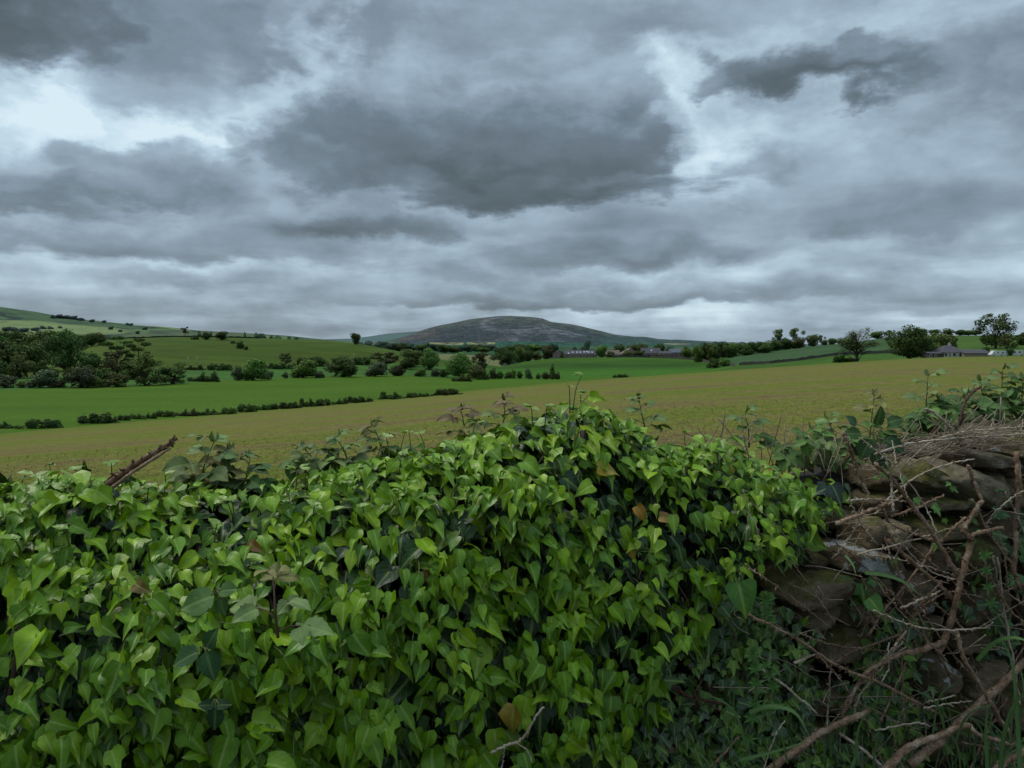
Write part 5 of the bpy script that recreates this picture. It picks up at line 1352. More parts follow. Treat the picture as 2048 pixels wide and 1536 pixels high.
CG = 'dead bramble canes against the wall'
def cane(label, uv, r0, r1, out=(.08, .12), mat=None, thorns=1.0, name='bramble_cane', n=None, tip=False, knob=.25):
    uv = np.array(uv, float); L = len(uv)
    o_ = np.linspace(out[0], out[1], L) + rng.normal(0, .008, L)
    pts = np.array([P(u, v, float(faceY(u))-q_) for (u, v), q_ in zip(uv, o_)])
    n = n or max(10, 7*L)
    c = spline(pts, n) + rng.normal(0, .0012, (n, 3))
    k = np.linspace(0, 1, n)
    Ym = pts[:, 1].mean(); R = .7*(r0+(r1-r0)*k)/F*Ym
    R = R*(1+knob*(vnoise(np.stack([k*n*.45, k*0+uv[0, 0], k*0], -1), 3)-.5))
    o = pts.mean(0); mb = MB(); mb.tube(c-o, R, 7 if r0 > 4 else 5, None, .25)
    if thorns > 0:
        ln = np.linalg.norm(np.diff(c, axis=0), axis=1).sum(); m = int(ln/.017*thorns)
        for _ in range(m):
            i = rng.integers(1, n-1); d = unit(c[i+1]-c[i-1]); s = unit(np.cross(d, rng.normal(size=3)))
            h = rng.uniform(.006, .011)+R[i]*.4; b_ = c[i]-o+s*R[i]*.7
            mb.tube(np.array([b_-d*.001, b_+s*h*.55+d*.0005, b_+s*h-d*.003]), [.0024, .0013, .0002], 4)
    e = mb.build(name, mat or M_CANE, None, True); e.location = o
    tag(e, label, 'cane', CG)
    if tip:
        tb = MB(); d = unit(c[-1]-c[-3]); tb.tube(np.array([c[-1]-o-d*.003, c[-1]-o+d*.004]), [R[-1]*.95, R[-1]*.6], 6); tb.build('snapped_end', M_TIP, e)
    return e
cane('thick bramble stem entering at the bottom edge and ending in a splintered top', [(1530,1545),(1601,1494),(1640,1466),(1718,1431),(1737,1421)], 11, 8, (.20, .2), tip=True)
cane('thickest knotted stem in the bottom right corner, arching down to the right', [(1765,1545),(1815,1497),(1873,1474),(1932,1451),(1959,1470),(2041,1494)], 13, 5, (.28, .3), thorns=.5)
cane('thick dark stem rising to the right edge behind the arching one', [(1820,1530),(1889,1474),(1936,1427),(1990,1381),(2070,1305)], 12, 11, (.2, .2), thorns=.4, mat=M_CANE)
cane('short thick stem at the bottom right corner', [(2060,1500),(2006,1525),(1975,1560)], 12, 11, (.3, .3), thorns=.4)
cane('main upright stem of the forked bramble in front of the mossy boulder', [(1876,1305),(1889,1279),(1909,1217),(1922,1158),(1941,1090),(1943,1070)], 10, 8, (.16, .17), thorns=.9)
cane('right fork of the forked bramble with a bleached cut end', [(1943,1071),(1970,1063),(2004,1055)], 6, 5, (.17, .18), tip=True)
cane('short upper fork pointing up to the grey slab', [(1941,1074),(1926,1060),(1944,1032),(1963,1002)], 8, 6, (.17, .16), tip=True)
cane('long diagonal cane rising left from the fork to a pale broken end', [(1920,1160),(1915,1150),(1878,1088),(1826,1012),(1789,965),(1751,927)], 8, 5.5, (.17, .16), tip=True)
cane('branch crossing up right from the long diagonal cane', [(1881,1086),(1905,1060),(1932,1033)], 5, 3.5, (.17, .2), thorns=1.4)
cane('broken cane pointing left with a bleached splintered end before the dark hollow', [(1810,990),(1770,1010),(1724,1027),(1674,1047)], 4, 7, (.12, .2), thorns=1.6, tip=True)
cane('spiny twig crossing in front of the round stone below the slab', [(1782,1033),(1837,1014),(1888,990)], 4, 3, (.15, .17), thorns=1.8)
cane('straight brown cane standing in the dark leaves left of the coping', [(1734,988),(1722,955),(1710,923),(1697,890),(1686,865)], 5.5, 5, (.1, .13), thorns=1.5, tip=True)
cane('thorny cane running down right from the lichen slab to the fork', [(1775,1080),(1826,1125),(1881,1173),(1905,1200)], 5, 7, (.15, .15), thorns=1.5)
cane('thin cane arching over the lichen slab', [(1768,1019),(1779,1047),(1826,1067),(1871,1084)], 3, 3.4, (.16, .16), thorns=.8)
cane('hair thin curved shoot ending on the forked stem', [(1779,1047),(1813,1098),(1861,1142),(1912,1159)], 2, 2, (.18, .18), M_STRAW, .3)
cane('upright spiny cane at the right edge of the wall', [(2031,903),(2038,971),(2031,1040),(2031,1088),(2025,1149)], 7, 8, (.13, .15), thorns=1.6)
cane('spiny cane falling right from the upper fork', [(1943,999),(1980,1070),(2018,1122),(2040,1180)], 4, 5, (.13, .15), thorns=2)
cane('reddish cane between coping slab and upper fork', [(1936,930),(1948,962),(1963,999)], 5, 5, (.12, .14), M_CANE, 1.2)
cane('long thorny cane crossing the wall from the big hanging leaf to the lower right', [(1490,1226),(1540,1250),(1601,1283),(1679,1334),(1757,1365),(1846,1412)], 4, 4.6, (.16, .22), thorns=2)
cane('pale straw cane below the long thorny cane', [(1519,1334),(1581,1381),(1634,1427)], 4, 3.6, (.14, .18), M_STRAW, .3, tip=True)
cane('dark red cane low in the shadow beside the ivy edge', [(1324,1365),(1379,1392),(1464,1412)], 5, 3.5, (.06, .06), M_RED, .8)
cane('long spiny stem leaning down to the bottom right corner', [(1912,1256),(1928,1318),(1971,1388),(2029,1490),(2050,1545)], 6, 7.5, (.2, .28), thorns=1.4)
cane('curved branch leaving the upright stem toward lower left', [(1889,1283),(1845,1300),(1796,1310),(1737,1342),(1714,1373),(1683,1435)], 9, 4, (.17, .2), thorns=1.4)
cane('thin cane sweeping level across to the right with a forked tip', [(1745,1221),(1815,1248),(1873,1260),(1963,1256),(1987,1244)], 3, 2.4, (.2, .24), M_STRAW, .8)
cane('thin zigzag twig left of the upright stem', [(1800,1217),(1835,1201),(1858,1192),(1881,1182)], 3, 3, (.18, .17), M_STRAW, .8)
cane('hair thin cane falling steeply across the stones', [(1737,1143),(1796,1217),(1850,1279),(1897,1322)], 2.2, 2.2, (.19, .22), M_CANE, .6)
cane('thorny cane rising steeply right behind the hair thin one', [(1737,1271),(1768,1221),(1815,1166),(1858,1108),(1866,1090)], 4, 3.6, (.1, .12), thorns=1.6)
cane('short pale stub sticking out left of the long thorny cane', [(1634,1306),(1612,1316),(1589,1327)], 3, 4, (.16, .18), M_STRAW, .8, tip=True)
cane('cane leaving the bottom edge toward the splintered stem', [(1679,1466),(1722,1497),(1778,1545)], 4.5, 4.5, (.2, .26), M_STRAW, .8)
cane('bent thin straw at the bottom edge', [(1525,1545),(1550,1470),(1570,1443)], 2.2, 2, (.22, .22), M_STRAW, .2)
cane('short twig at the bottom edge right of the ivy', [(1412,1545),(1445,1510),(1478,1473)], 3.4, 2.8, (.16, .16), M_CANE, .6)
cane('thin forked twig under the large olive leaf', [(985,1505),(1010,1492),(1035,1485),(1055,1465),(1070,1435),(1088,1415)], 4.5, 3, (.26, .24), M_STRAW, 0)
cane('twiglet dropping from the forked twig under the olive leaf', [(1033,1486),(1052,1500),(1064,1522)], 2.6, 1.6, (.26, .27), M_STRAW, 0)
cane('twiglet running down left from the forked twig', [(1008,1494),(1006,1520),(1000,1550)], 2.6, 2.2, (.26, .27), M_STRAW, 0)
cane('horizontal dead cane lying along the top of the coping', [(1750,908),(1810,890),(1900,878),(1985,872),(2070,868)], 3, 2.6, (.06, .06), M_STRAW, .5)
cane('pale cane bent over the flat capstone', [(1810,930),(1850,893),(1905,868),(1975,860),(2060,852)], 2.6, 2.2, (.05, .03), M_STRAW, .4)
cane('spiny cane leaning up left above the coping', [(1920,880),(1895,850),(1868,826),(1852,818)], 4.5, 4, (.03, .03), M_STRAW, 1, tip=True)
cane('dark cane standing up through the bramble leaves at the top right', [(1920,850),(1930,805),(1945,785),(1962,772)], 3.5, 3, (-.1, -.14), M_RED, 1.2)
cane('thin cane sloping down through the right edge', [(1960,1105),(1985,1160),(2020,1220),(2050,1245)], 3, 3, (.17, .2), M_CANE, 1)
cane('bleached straw standing in the lower right', [(1995,1115),(2010,1230),(2030,1340),(2040,1410)], 3, 3, (.16, .2), M_STRAW, .2)
cane('spiny cane crossing the mossy boulder downward', [(1985,1110),(1996,1160),(2003,1205),(2006,1236)], 3, 3, (.15, .15), M_STRAW, 1)
cane('cane propped against the lower stones, pale at the tip', [(1683,1435),(1700,1390),(1745,1345),(1790,1290),(1812,1264)], 5, 3, (.19, .18), M_CANE, 1.2, tip=True)
cane('second pale cane beside the propped one', [(1707,1430),(1722,1385),(1765,1330),(1806,1282)], 3, 2.4, (.2, .18), M_STRAW, .8)
cane('short level straw in the lower right', [(1853,1404),(1880,1398),(1910,1392)], 2.6, 2.4, (.22, .22), M_STRAW, 0)
cane('level straw with a kink in the lower right', [(1846,1416),(1895,1408),(1942,1402)], 2.4, 2, (.24, .24), M_STRAW, .4)
cane('thin kinked straw over the splintered stem', [(1750,1460),(1832,1446),(1860,1454)], 2.6, 2.2, (.24, .26), M_STRAW, 0)
cane('curved thin shoot rising in the lower middle', [(1763,1364),(1778,1335),(1776,1310),(1778,1284)], 2, 1.6, (.22, .24), M_STRAW, .3)
cane('thin cane standing behind the splintered stem', [(1655,1452),(1658,1395),(1663,1330)], 3, 2.4, (.12, .1), M_STRAW, .2)
cane('reddish spiny cane under the long thorny cane', [(1660,1332),(1700,1305),(1745,1290),(1800,1268)], 4, 3, (.12, .12), M_CANE, 1.2)

# the finer canes of the tangle
TG = 'thin canes of the dead bramble tangle'
for i in range(50):
    u0 = rng.uniform(1640, 2110); v0 = rng.uniform(1180, 1560) if i % 3 else rng.uniform(960, 1150)
    ang = rng.normal(2.3, .6) if i % 2 else rng.normal(.9, .6); ln = rng.uniform(90, 300); bend = rng.normal(0, .5)
    k = np.linspace(0, 1, 5); aa = ang + bend*k
    uu = u0 + np.concatenate([[0], np.cumsum(np.cos(aa[:-1])*ln/4)]); vv = v0 - np.concatenate([[0], np.cumsum(np.sin(aa[:-1])*ln/4)])
    if vv.min() < 865 or uu.min() < 1480: continue
    cane(['thin brown dead cane woven into the tangle on the bare wall', 'thin bleached dead cane woven into the tangle on the bare wall'][i % 3 == 0], np.stack([uu, vv], 1), rng.uniform(2, 3.8), rng.uniform(1.4, 2.2), (rng.uniform(.06, .2), rng.uniform(.06, .22)), M_STRAW if i % 3 == 0 else M_CANE, rng.uniform(.5, 1.4))['group'] = TG
# dry litter of stalks on the coping: too many to count
tw = MB()
for i in range(210):
    u = np.clip(rng.normal(1925, 85), 1745, 2130); v = np.interp(u, [1740, 1850, 1950, 2130], [935, 890, 872, 862]) + rng.normal(2, 15)
    Y = float(faceY(u)) + rng.uniform(-.06, .3)
    v = np.interp(u, [1740, 1850, 1950, 2130], [938, 893, 876, 866]) + rng.normal(0, 10) - (Y-float(faceY(u)))*55
    a = rng.normal(.25, .55); ln = rng.uniform(.03, .14)
    d = np.array([math.cos(a)*.96, rng.normal(0, .3), math.sin(a)*.7]); c = P(u, v, Y)
    tw.tube(spline([c-d*ln, c+rng.normal(0, .008, 3), c+d*ln], 7), rng.uniform(.0007, .0018), 4)
for i in range(70):
    u = rng.uniform(1400, 2100); v = np.interp(u, [1400, 1700, 1850, 2100], [868, 925, 890, 855]) + rng.normal(0, 14); Y = float(faceY(u)) + rng.uniform(.0, .35)
    d = np.array([rng.normal(0, .5), rng.normal(0, .2), rng.uniform(.2, 1)]); d = unit(d)*rng.uniform(.03, .1); c = P(u, v, Y)
    tw.tube(spline([c-d, c+rng.normal(0, .006, 3), c+d], 6), rng.uniform(.0009, .002), 4)
for i in range(110):
    u = rng.uniform(1480, 2100); v = rng.uniform(1000, 1540); Y = float(faceY(u)) - rng.uniform(.05, .2)
    d = unit(np.array([rng.normal(0, 1), rng.normal(0, .3), rng.normal(0, .7)]))*rng.uniform(.02, .1); c = P(u, v, Y)
    tw.tube(spline([c-d, c+rng.normal(0, .012, 3), c+d], 7), rng.uniform(.0008, .0018), 4)
tag(tw.build('dry_twigs', M_LITTER, None, True), 'litter of bleached stalks and twigs over the bare wall', 'twigs', kind='stuff')

# broken branch sticking out of the ivy on the left
br = empty('broken_branch', (0, 0, 0)); 
def bp_(u, v, Y): return P(u, v, Y)
pts = np.array([bp_(196,984,1.85), bp_(222,964,1.86), bp_(262,935,1.88), bp_(300,911,1.9), bp_(330,893,1.92), bp_(354,877,1.94)])
pt2 = np.array([bp_(212,985,1.84), bp_(240,964,1.845), bp_(272,940,1.86), bp_(306,918,1.88), bp_(342,896,1.9)])
o = pts.mean(0); br.location = o
tag(br, 'broken brown branch with two prongs sticking out of the ivy on the left', 'branch')
mb = MB(); c = spline(pts-o, 26); mb.tube(c, np.interp(np.linspace(0, 1, 26), [0, .8, 1], [6.5, 5, 2.5])/F*1.9, 8, None, .35); mb.build('branch_wood', M_STICK, br, True)
mb = MB(); c = spline(pt2-o, 26); mb.tube(c, np.interp(np.linspace(0, 1, 26), [0, .8, 1], [4, 3.2, 1.6])/F*1.9, 7, None, .4)
mb.build('split_prong', M_CANE, br, True)
mb = MB()
for _ in range(36):
    i = rng.integers(3, 24); q_ = spline(pts-o, 26)[i]; mb.tube([q_, q_+rng.normal(0, .007, 3), q_+unit(rng.normal(size=3))*.014], [.0035, .003, .0008], 4)
mb.build('bark_flakes', M_STICK, br, True)

# --- live brambles
BG = 'bramble shoots'
BC = {'dusty': (.125, .17, .05), 'green': (.085, .165, .03), 'dark': (.055, .115, .028), 'red': (.18, .12, .06), 'bronze': (.18, .165, .05), 'pale': (.15, .22, .07)}
def bramble(label, uv, Y, colr='dusty', size=.05, n=7, tipc=None, name='bramble', seed=0, group=None, up=.8, stem=M_STEM):
    r_ = np.random.default_rng(seed or int(uv[0][0]*3+uv[-1][1]))
    if np.isscalar(Y): Y = [Y]*len(uv)
    pts = np.array([P(u, v, y) for (u, v), y in zip(uv, Y)]); o = pts[0].copy()
    e = tag(empty(name, o), label, 'bramble', group or BG)
    c = spline(pts-o, 24); mb = MB(); mb.tube(c, np.linspace(.003, .0012, 24), 6)
    l = LB()
    for k in range(n):
        f = .12 + .88*k/max(n-1, 1); i = min(23, int(f*23)); p = c[i]
        a = k*2.4 + r_.random()*1.2
        d = unit(np.array([math.cos(a), math.sin(a)*.8-.15, .25*up+.35*f]))
        ln = size*.7*(.75+.5*r_.random())*(1-.45*f)
        q_ = p+d*ln
        mb.tube(spline([p, p+d*ln*.5+np.array([0, 0, .006]), q_], 5), [.0013]*5, 4)
        col = np.array(BC[colr])*r_.uniform(.75, 1.3)
        if tipc and f > .6: col = np.array(BC[tipc])*r_.uniform(.8, 1.2)
        s = unit(np.cross(d, (0, 0, 1.)))
        N = unit(np.array([r_.normal(0, .3), -.35+r_.normal(0, .25), .85]))
        L = size*(1.05-.5*f)*r_.uniform(.85, 1.2)
        l.one(q_, unit(d+np.array([0, 0, -.35])), N, L, L*.92, 'serrate', col, .3, .3, .03)
        for sg in (-1, 1):
            l.one(q_-d*.004, unit(s*sg+d*.35+np.array([0, 0, -.25])), unit(N+s*sg*.25), L*.8, L*.72, 'serrate', col*r_.uniform(.85, 1.1), .3, .3, .03)
    for k in range(3):                               # folded tip leaves
        a = r_.random()*6.28; d = unit(np.array([math.cos(a)*.5, math.sin(a)*.5, 1]))
        l.one(c[-1], d, unit(np.array([math.cos(a), math.sin(a), -.2])), size*.42, size*.22, 'serrate', np.array(BC[tipc or 'pale']), .9, .1)
    mb.build('stem', stem, e, True); l.build('leaves', M_BRAM, e)
    return e
def yb(u, d=.42): return float(faceY(u))+d
for lab, uv, d, c_, sz, n, tp in [
 ('bramble shoot with pale tip right of the broken branch', [(402,980),(408,925),(428,866)], .34, 'dusty', .055, 8, 'pale'),
 ('low bronze leaved bramble shoot beside the one with the pale tip', [(440,975),(455,930),(462,890)], .38, 'bronze', .05, 6, 'bronze'),
 ('dark leaved bramble shoot leaning over the ivy edge left of centre', [(478,985),(492,950),(500,905)], .36, 'dark', .052, 6, None),
 ('low bramble with broad grey green leaves left of centre', [(640,950),(628,915),(610,890)], .42, 'dusty', .052, 6, None),
 ('tall thin bramble shoot with dusty leaves above the ivy, left of centre', [(700,940),(690,900),(672,862)], .44, 'dusty', .046, 7, 'pale'),
 ('bramble shoot with drooping dusty leaves before the stubble', [(768,920),(760,880),(748,842)], .45, 'dusty', .046, 7, 'bronze'),
 ('reddish leaved bramble tip left of the mound', [(930,885),(928,845),(922,808)], .46, 'bronze', .045, 6, 'red'),
 ('bramble shoot with blue green leaves and a thin bare tip left of the mound', [(1002,870),(1008,830),(1010,788)], .46, 'dusty', .044, 7, 'red'),
 ('greyish bramble shoot right of the mound', [(1292,862),(1284,825),(1278,786)], .44, 'dusty', .042, 6, 'pale'),
 ('upright bramble with a feathery tip behind the right hand ivy', [(1498,895),(1497,855),(1490,812)], .42, 'green', .045, 7, 'pale'),
 ('bramble with broad leaves right of the feathery tipped one', [(1600,915),(1612,880),(1625,848)], .40, 'green', .05, 7, None),
 ('bramble shoot with leaves spread like hands before the brown stubble', [(1668,905),(1668,865),(1655,825)], .42, 'dusty', .048, 7, 'pale'),
 ('tall bramble with a bronze tip over the big dark leaves', [(1735,900),(1742,840),(1748,772)], .40, 'green', .05, 8, 'bronze'),
 ('bramble shoot at the left of the leafy clump by the right edge', [(1850,865),(1852,815),(1856,752)], .45, 'green', .05, 9, 'pale'),
 ('bramble shoot with rounded leaves in the leafy clump', [(1890,860),(1892,830),(1880,800)], .4, 'green', .052, 8, None),
 ('dark bramble shoot deep in the leafy clump', [(1930,850),(1935,820),(1930,790)], .42, 'dark', .055, 8, None),
 ('bramble shoot in the middle of the leafy clump, light tipped', [(1962,850),(1965,800),(1960,762)], .46, 'green', .05, 9, 'pale'),
 ('tallest bramble shoot of the leafy clump by the right edge', [(2000,840),(2003,790),(2005,738)], .48, 'green', .05, 9, 'pale'),
 ('bramble shoot cut by the right picture edge', [(2042,835),(2044,795),(2046,758)], .46, 'green', .055, 9, None),
 ('dark bramble low at the right picture edge', [(2020,850),(2024,825),(2030,800)], .36, 'dark', .055, 7, None),
 ('small bramble low in front of the leafy clump', [(1868,880),(1862,858),(1850,836)], .34, 'dusty', .045, 6, None),
 ('bramble shoot sprawling on the coping below the leafy clump', [(1810,885),(1815,860),(1830,840)], .36, 'green', .05, 7, None),
]:
    if uv[0][0] < 1800: uv = [(a, b_+(c0*.5)*(uv[0][1]-uv[-1][1])*.3) for (a, b_), c0 in zip(uv, (0, .5, 1))]
    bramble(lab, uv, [yb(uv[0][0], d)]*3, c_, sz*1.35, n+2, tp)
def thicket(label, u0, u1, v0, v1, d0, d1, n, seed):
    r_ = np.random.default_rng(seed); o = P((u0+u1)/2, v1, yb((u0+u1)/2, d0)); e = tag(empty('bramble', o), label, 'bramble'); l = LB(); mb = MB()
    for k in range(n):
        u = r_.uniform(u0, u1); tl = r_.random()**.8
        vtop = np.interp(u, np.linspace(u0, u1, 6), v0); v = vtop+(v1-vtop)*tl; Y = yb(u, r_.uniform(d0, d1)); p = P(u, v, Y)-o
        f = P(u+r_.normal(0, 25), v1+10, Y+r_.normal(0, .05))-o
        if k % 2 == 0: mb.tube(spline([f, (f+p)/2+r_.normal(0, .015, 3), p], 7), .0016, 4)
        col = np.array(BC[['green', 'dark', 'green', 'dusty'][k % 4] if u0 > 1700 else ['green', 'dusty'][k % 2]])*r_.uniform(.7, 1.25)*(1.1-.35*tl); L = r_.uniform(.035, .062)
        a = r_.uniform(-1.2, 1.2); d = unit(np.array([math.sin(a), -.35, -math.cos(a)*.5+r_.normal(0, .3)])); s_ = unit(np.cross(d, (0, -.5, 1.))); N = unit(np.array([r_.normal(0, .35), -.5, .75]))
        l.one(p, d, N, L, L*.85, 'serrate', col, .3, .3, .03)
        for sg in (-1, 1): l.one(p, unit(s_*sg+d*.3), unit(N+s_*sg*.2), L*.8, L*.7, 'serrate', col*r_.uniform(.85, 1.1), .3, .3, .03)
    l.build('leaves', M_BRAM, e)
    if n > 30: mb.build('stems', M_RSTEM, e, True)
thicket('dense bramble thicket growing over the wall top at the right edge', 1822, 2140, [838, 800, 790, 782, 775, 770], 862, .28, .6, 150, 5)
thicket('low bramble leaves between the dead stalks left of the large dark leaves', 1560, 1740, [892, 872, 868, 872, 862, 870], 925, .2, .5, 55, 6)
thicket('low dusty bramble leaves along the back of the ivy on the left', 560, 900, [924, 920, 908, 896, 888, 880], 948, .38, .6, 26, 8)
# the big dark leaves left of the coping
def rosette(label, cu, cv, Y, rows, name='bramble', mat=M_BRAM, shape='serrate', cat='bramble'):
    o = P(cu, cv, Y); e = tag(empty(name, o), label, cat); l = LB(); mb = MB()
    for (u, v, L, td, col) in rows:
        if shape == 'serrate': L *= .78
        p = P(u, v, Y-.01)-o; t_ = unit(np.array(td, float))
        l.one(p, t_, unit(np.array([rng.normal(0, .2), -.75, .55])), L, L*rng.uniform(.85, 1.05), shape, np.array(col)*rng.uniform(.85, 1.15), .25, .25, .03)
        mb.tube(spline([np.zeros(3)+rng.normal(0, .004, 3), p*.5+np.array([0, 0, .008]), p+t_*.004], 6), .0013, 4)
    l.build('leaves', mat, e); mb.build('stem', M_STEM, e, True); return e
dk = (.03, .072, .022); dk2 = (.04, .095, .026)
rosette('clump of very large dark green bramble leaves left of the grey coping', 1745, 868, yb(1740, .02), [(1740,880,.085,(-.5,-.2,-.8),dk),(1770,880,.09,(.8,-.2,-.45),dk),(1752,850,.075,(.2,-.2,.7),dk2),(1722,868,.07,(-.9,-.1,.1),dk2),(1775,845,.065,(.9,-.1,.3),dk2),(1750,900,.08,(.1,-.3,-.9),dk),(1712,850,.055,(-.6,-.1,.6),(.045,.1,.04)),(1760,915,.06,(.5,-.3,-.7),dk)])
rosette('pair of bluish dark ivy leaves hanging over the hollow', 1668, 975, yb(1668, -.06), [(1664,970,.065,(.35,-.3,-.85),(.035,.06,.045)),(1655,976,.05,(-.85,-.3,-.25),(.03,.055,.04))], 'ivy_sprig', M_OLD, 'lobed', 'ivy')
rosette('large dark bramble leaf of three parts in the left part of the ivy', 402, 1300, 1.36, [(398,1302,.062,(-.85,-.3,-.35),(.03,.085,.022)),(412,1304,.066,(.35,-.3,-.75),(.028,.08,.022)),(414,1294,.052,(.35,-.2,.7),(.032,.09,.024))])
rosette('small dark bramble leaf of three parts low in the ivy', 430, 1408, 1.34, [(428,1410,.035,(-.8,-.2,.1),(.016,.045,.014)),(434,1410,.035,(.8,-.2,.15),(.016,.045,.014)),(431,1414,.05,(0,-.2,-.9),(.016,.045,.014))])
rosette('pale serrated bramble leaf lying on the ivy left of centre', 430, 1188, 1.44, [(428,1190,.08,(-.85,-.3,-.25),(.075,.15,.035)),(440,1182,.05,(.7,-.3,.2),(.06,.125,.03)),(440,1194,.045,(.3,-.3,-.8),(.06,.125,.03))])
bramble('bronze tipped bramble shoot rising out of the ivy left of centre', [(556,1275),(550,1215),(546,1148)], [1.42, 1.41, 1.44], 'pale', .07, 5, 'bronze', stem=M_RSTEM)
# --- small ivy on the bare stones
iv2 = tag(empty('ivy', P(1600, 1250, float(faceY(1600)))), 'sparse small dark ivy creeping over the bare stones at the lower right', 'ivy')
l2 = LB(); st2 = MB(); o2 = np.array(iv2.location)
def patch(n, u0, u1, v0, v1, smin, smax, cols, out, thr=.46):
    u = rng.uniform(u0, u1, n); v = rng.uniform(v0, v1, n)
    Y = faceY(u)-rng.uniform(out[0], out[1], n)
    p = np.stack([(u-UC)/F*Y, Y, CZ-(v-VH)/F*Y], -1)
    ok = (fbm(p*5.5+3, 2, 55) > thr) & ~in_ivy(p, -40)
    p = p[ok]; n = len(p)
    T = unit(np.stack([rng.normal(0, .55, n), -.35+0*p[:, 0], -.7+rng.normal(0, .4, n)], -1)); N = unit(np.stack([rng.normal(0, .35, n), -.8+0*p[:, 0], .55+rng.normal(0, .25, n)], -1))
    L = rng.uniform(smin, smax, n); c = np.array(cols)[rng.integers(0, len(cols), n)]*rng.uniform(.7, 1.25, (n, 1)); sh = rng.random(n)
    for kd, a, b_ in (('star', 0, .4), ('lobed', .4, .8), ('heart', .8, 1)):
        q_ = (sh >= a) & (sh < b_)
        if q_.any(): m = q_.sum(); l2.add(p[q_]-o2, T[q_], N[q_], L[q_], L[q_]*rng.uniform(.8, 1.05, m), kd, c[q_], rng.uniform(.05, .35, m), rng.uniform(0, .35, m), rng.uniform(0, .05, m))
DKI = [(.06, .125, .02), (.08, .16, .02), (.045, .09, .028), (.11, .2, .024), (.06, .10, .05)]
patch(900, 1180, 1560, 1150, 1560, .02, .042, DKI, (-.02, .06), .40)
patch(1100, 1440, 1800, 1170, 1560, .016, .046, DKI, (.0, .10), .44)
patch(800, 1600, 2120, 1200, 1560, .016, .042, DKI, (.0, .12), .46)
patch(420, 1660, 2120, 1060, 1560, .016, .042, DKI, (.0, .1), .5)
patch(260, 1980, 2130, 950, 1350, .025, .05, [(.045, .115, .03), (.06, .14, .035)], (.02, .12), .45)
patch(160, 1600, 1800, 960, 1100, .02, .04, DKI+[(.09, .19, .03)], (.02, .08), .44)
patch(60, 1740, 1960, 940, 1140, .018, .032, [(.09, .2, .03)], (.06, .12), .4)
for i in range(70):
    u = rng.uniform(1250, 2080); v = rng.uniform(1130, 1450); k = 6
    uu = u+np.cumsum(rng.normal(4, 12, k)); vv = v+np.arange(k)*rng.uniform(10, 28)
    pts = np.array([P(a, b_, float(faceY(a))-.02-.05*rng.random()) for a, b_ in zip(uu, vv)])-o2
    st2.tube(spline(pts, 14), rng.uniform(.001, .0026), 4)
l2.build('foliage', M_OLD, iv2); st2.build('stems', M_RSTEM, iv2, True)
rosette('large single heart shaped ivy leaf hanging before the brown slab', 1482, 1150, yb(1482, -.17), [(1476,1166,.092,(.2,-.25,-.95),(.075,.19,.03))], 'ivy_sprig', M_IVY, 'heart', 'ivy')
rosette('bright lobed ivy sprig below the lichen slab', 1722, 1165, yb(1722, -.1), [(1722,1168,.06,(.1,-.3,-.9),(.06,.15,.03)),(1700,1160,.045,(-.8,-.3,-.3),(.05,.13,.03)),(1738,1160,.04,(.8,-.3,-.2),(.045,.12,.03))], 'ivy_sprig', M_IVY, 'star', 'ivy')
rosette('pale oval leaf hanging between canes at the lower right', 1742, 1195, yb(1742, -.16), [(1738,1196,.06,(.55,-.3,-.75),(.075,.18,.03))], 'ivy_sprig', M_IVY, 'ovate', 'ivy')
# --- grass blades and goosegrass at the wall's foot
gb = LB()
def blade(uv, Y, w, col):
    pts = spline([P(u, v, y) for (u, v), y in zip(uv, np.linspace(Y[0], Y[1], len(uv)))], 12)
    for i in range(11):
        d = pts[i+1]-pts[i]; k = 1-(i/11)**2*.9
        pass
    n = len(pts); t_ = unit(np.gradient(pts, axis=0)); s = unit(np.cross(t_, np.array([0, -1, .35]))); wv = w*np.clip(1.05-(np.linspace(0, 1, n))**2.2, .03, 1)[:, None]*.5
    V = np.concatenate([pts-s*wv, pts+np.array([0, .0, -1])*wv*.35, pts+s*wv]); i = np.arange(n-1)
    Q = np.concatenate([np.stack([i, i+1, n+i+1, n+i], -1), np.stack([n+i, n+i+1, 2*n+i+1, 2*n+i], -1)])
    U = np.concatenate([np.stack([np.full(n, x), np.linspace(0, 1, n)], -1) for x in (.3, .5, .7)])
    gb.V.append(V); gb.Q.append(Q+gb.n); gb.C.append(np.tile(np.array(col)*rng.uniform(.8, 1.2), (len(V), 1))); gb.U.append(U); gb.n += len(V)
G1 = (.055, .15, .035)
for uv, Y, w in [([(1955,1320),(1990,1285),(2030,1275),(2075,1290)], (1.98,1.9), .012), ([(2000,1540),(2010,1460),(2035,1400),(2080,1370)], (1.95,1.9), .012), ([(2040,1545),(2035,1440),(2025,1330),(2000,1270)], (1.9,1.95), .012),
                 ([(1500,1425),(1540,1412),(1590,1425),(1620,1475)], (1.92,1.86), .012), ([(1730,1145),(1770,1150),(1810,1165),(1845,1195)], (1.98,1.94), .010), ([(1690,1110),(1705,1128),(1712,1150)], (2.05,2.0), .006),
                 ([(1975,1545),(1972,1470),(1975,1410)], (1.98,1.98), .011), ([(1700,1545),(1715,1500),(1712,1470)], (1.95,1.95), .009), ([(2055,1480),(2052,1400),(2040,1330)], (1.9,1.9), .011), ([(1480,1520),(1560,1500),(1620,1480)], (1.92,1.9), .008)]:
    blade(uv, Y, w, G1)
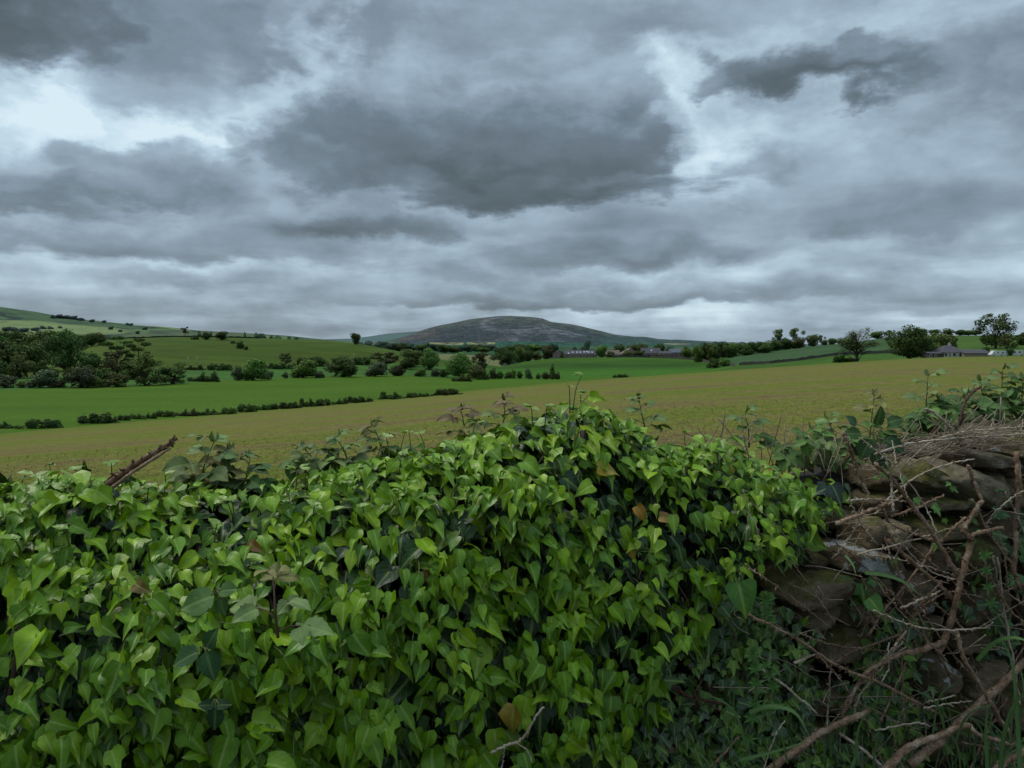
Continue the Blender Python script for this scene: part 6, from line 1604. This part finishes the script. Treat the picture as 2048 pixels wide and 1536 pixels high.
for i in range(130):
    u = rng.choice([rng.uniform(1880, 2120), rng.uniform(1420, 2100)]); v = rng.uniform(1480, 1640); Y = float(faceY(u))-rng.uniform(.0, .35)
    h = rng.uniform(40, 150); ln = rng.normal(0, 45)
    blade([(u, v), (u+ln*.3, v-h*.6), (u+ln, v-h*rng.uniform(.8, 1.0))], (Y, Y-.03), rng.uniform(.003, .007), np.array([(.04, .11, .026), (.06, .14, .04), (.03, .085, .02)])[rng.integers(0, 3)])
tag(gb.build('grass', M_BRAM), 'long green grass blades at the foot of the wall in the lower right', 'grass', kind='stuff')
def goosegrass(label, uv, Y, n, size):
    pts = np.array([P(u, v, Y) for u, v in uv]); o = pts[0].copy(); e = tag(empty('goosegrass', o), label, 'goosegrass')
    c = spline(pts-o, 20); mb = MB(); mb.tube(c, .0012, 4); l = LB()
    for k in range(n):
        p = c[int((k+1)/n*19)]
        for j in range(7):
            a = j/7*6.28+k; d = unit(np.array([math.cos(a), -.25, math.sin(a)*.8+.15])); l.one(p, d, unit(np.array([0, -.8, .5])), size*rng.uniform(.8, 1.1), size*.32, 'ovate', (.06, .15, .03), .2, .15)
    mb.build('stem', M_STEM, e, True); l.build('leaves', M_BRAM, e)
goosegrass('goosegrass with whorled narrow leaves below the pale straw cane', [(1485,1545),(1500,1460),(1512,1370),(1505,1310)], 1.98, 7, .026)
goosegrass('goosegrass sprig under the large hanging ivy leaf', [(1540,1262),(1535,1232),(1532,1200)], 2.05, 3, .03)
goosegrass('goosegrass stem among the canes at the right edge', [(1985,1230),(1975,1170),(1968,1110)], 2.12, 4, .024)
goosegrass('goosegrass sprig right of the pale straw cane', [(1560,1440),(1545,1370),(1530,1330)], 2.0, 4, .024)
# stubble stalks standing in the nearer part of the field
n = 45000; Yv = 5.5*np.exp(rng.random(n)*math.log(30/5.5)); uu = rng.uniform(-350, 2400, n); x = (uu-UC)/F*Yv
zz = np.zeros(n)
for k, u in enumerate(np.linspace(-360, 2410, 140)):
    q_ = np.abs(uu-u) < 10.1
    if q_.any(): zz[q_] = zrow(u, Yv[q_])
h = rng.uniform(.025, .075, n)*np.interp(Yv, [5, 75], [.8, 1.2]); w = rng.uniform(.004, .012, n)*np.interp(Yv, [5, 75], [.8, 3]); a = rng.uniform(0, 6.28, n); ln = rng.normal(0, .055, (n, 2))
b0 = np.stack([x, Yv, zz-.01], -1); sd_ = np.stack([np.cos(a)*w, np.sin(a)*w, 0*a], -1)
V = np.stack([b0-sd_, b0+sd_, b0+np.stack([ln[:, 0], ln[:, 1], h], -1)], 1).reshape(-1, 3)
pal = np.array([(.23, .18, .07), (.18, .13, .05), (.13, .17, .022), (.15, .175, .026), (.25, .195, .085), (.11, .15, .018)]); c = pal[rng.integers(0, 6, n)]*rng.uniform(.8, 1.2, (n, 1))
m, t, b = material('stubble_stalks'); t.put(b.inputs['Base Color'], attr(t)); b.inputs['Roughness'].default_value = .9; b.inputs['Specular IOR Level'].default_value = .1
tag(obj('stubble', mesh('stubble', V, np.arange(3*n).reshape(-1, 3), m, False, np.repeat(c, 3, 0))), 'short straw stubble and regrowth over the sloping field', 'stubble', kind='stuff')
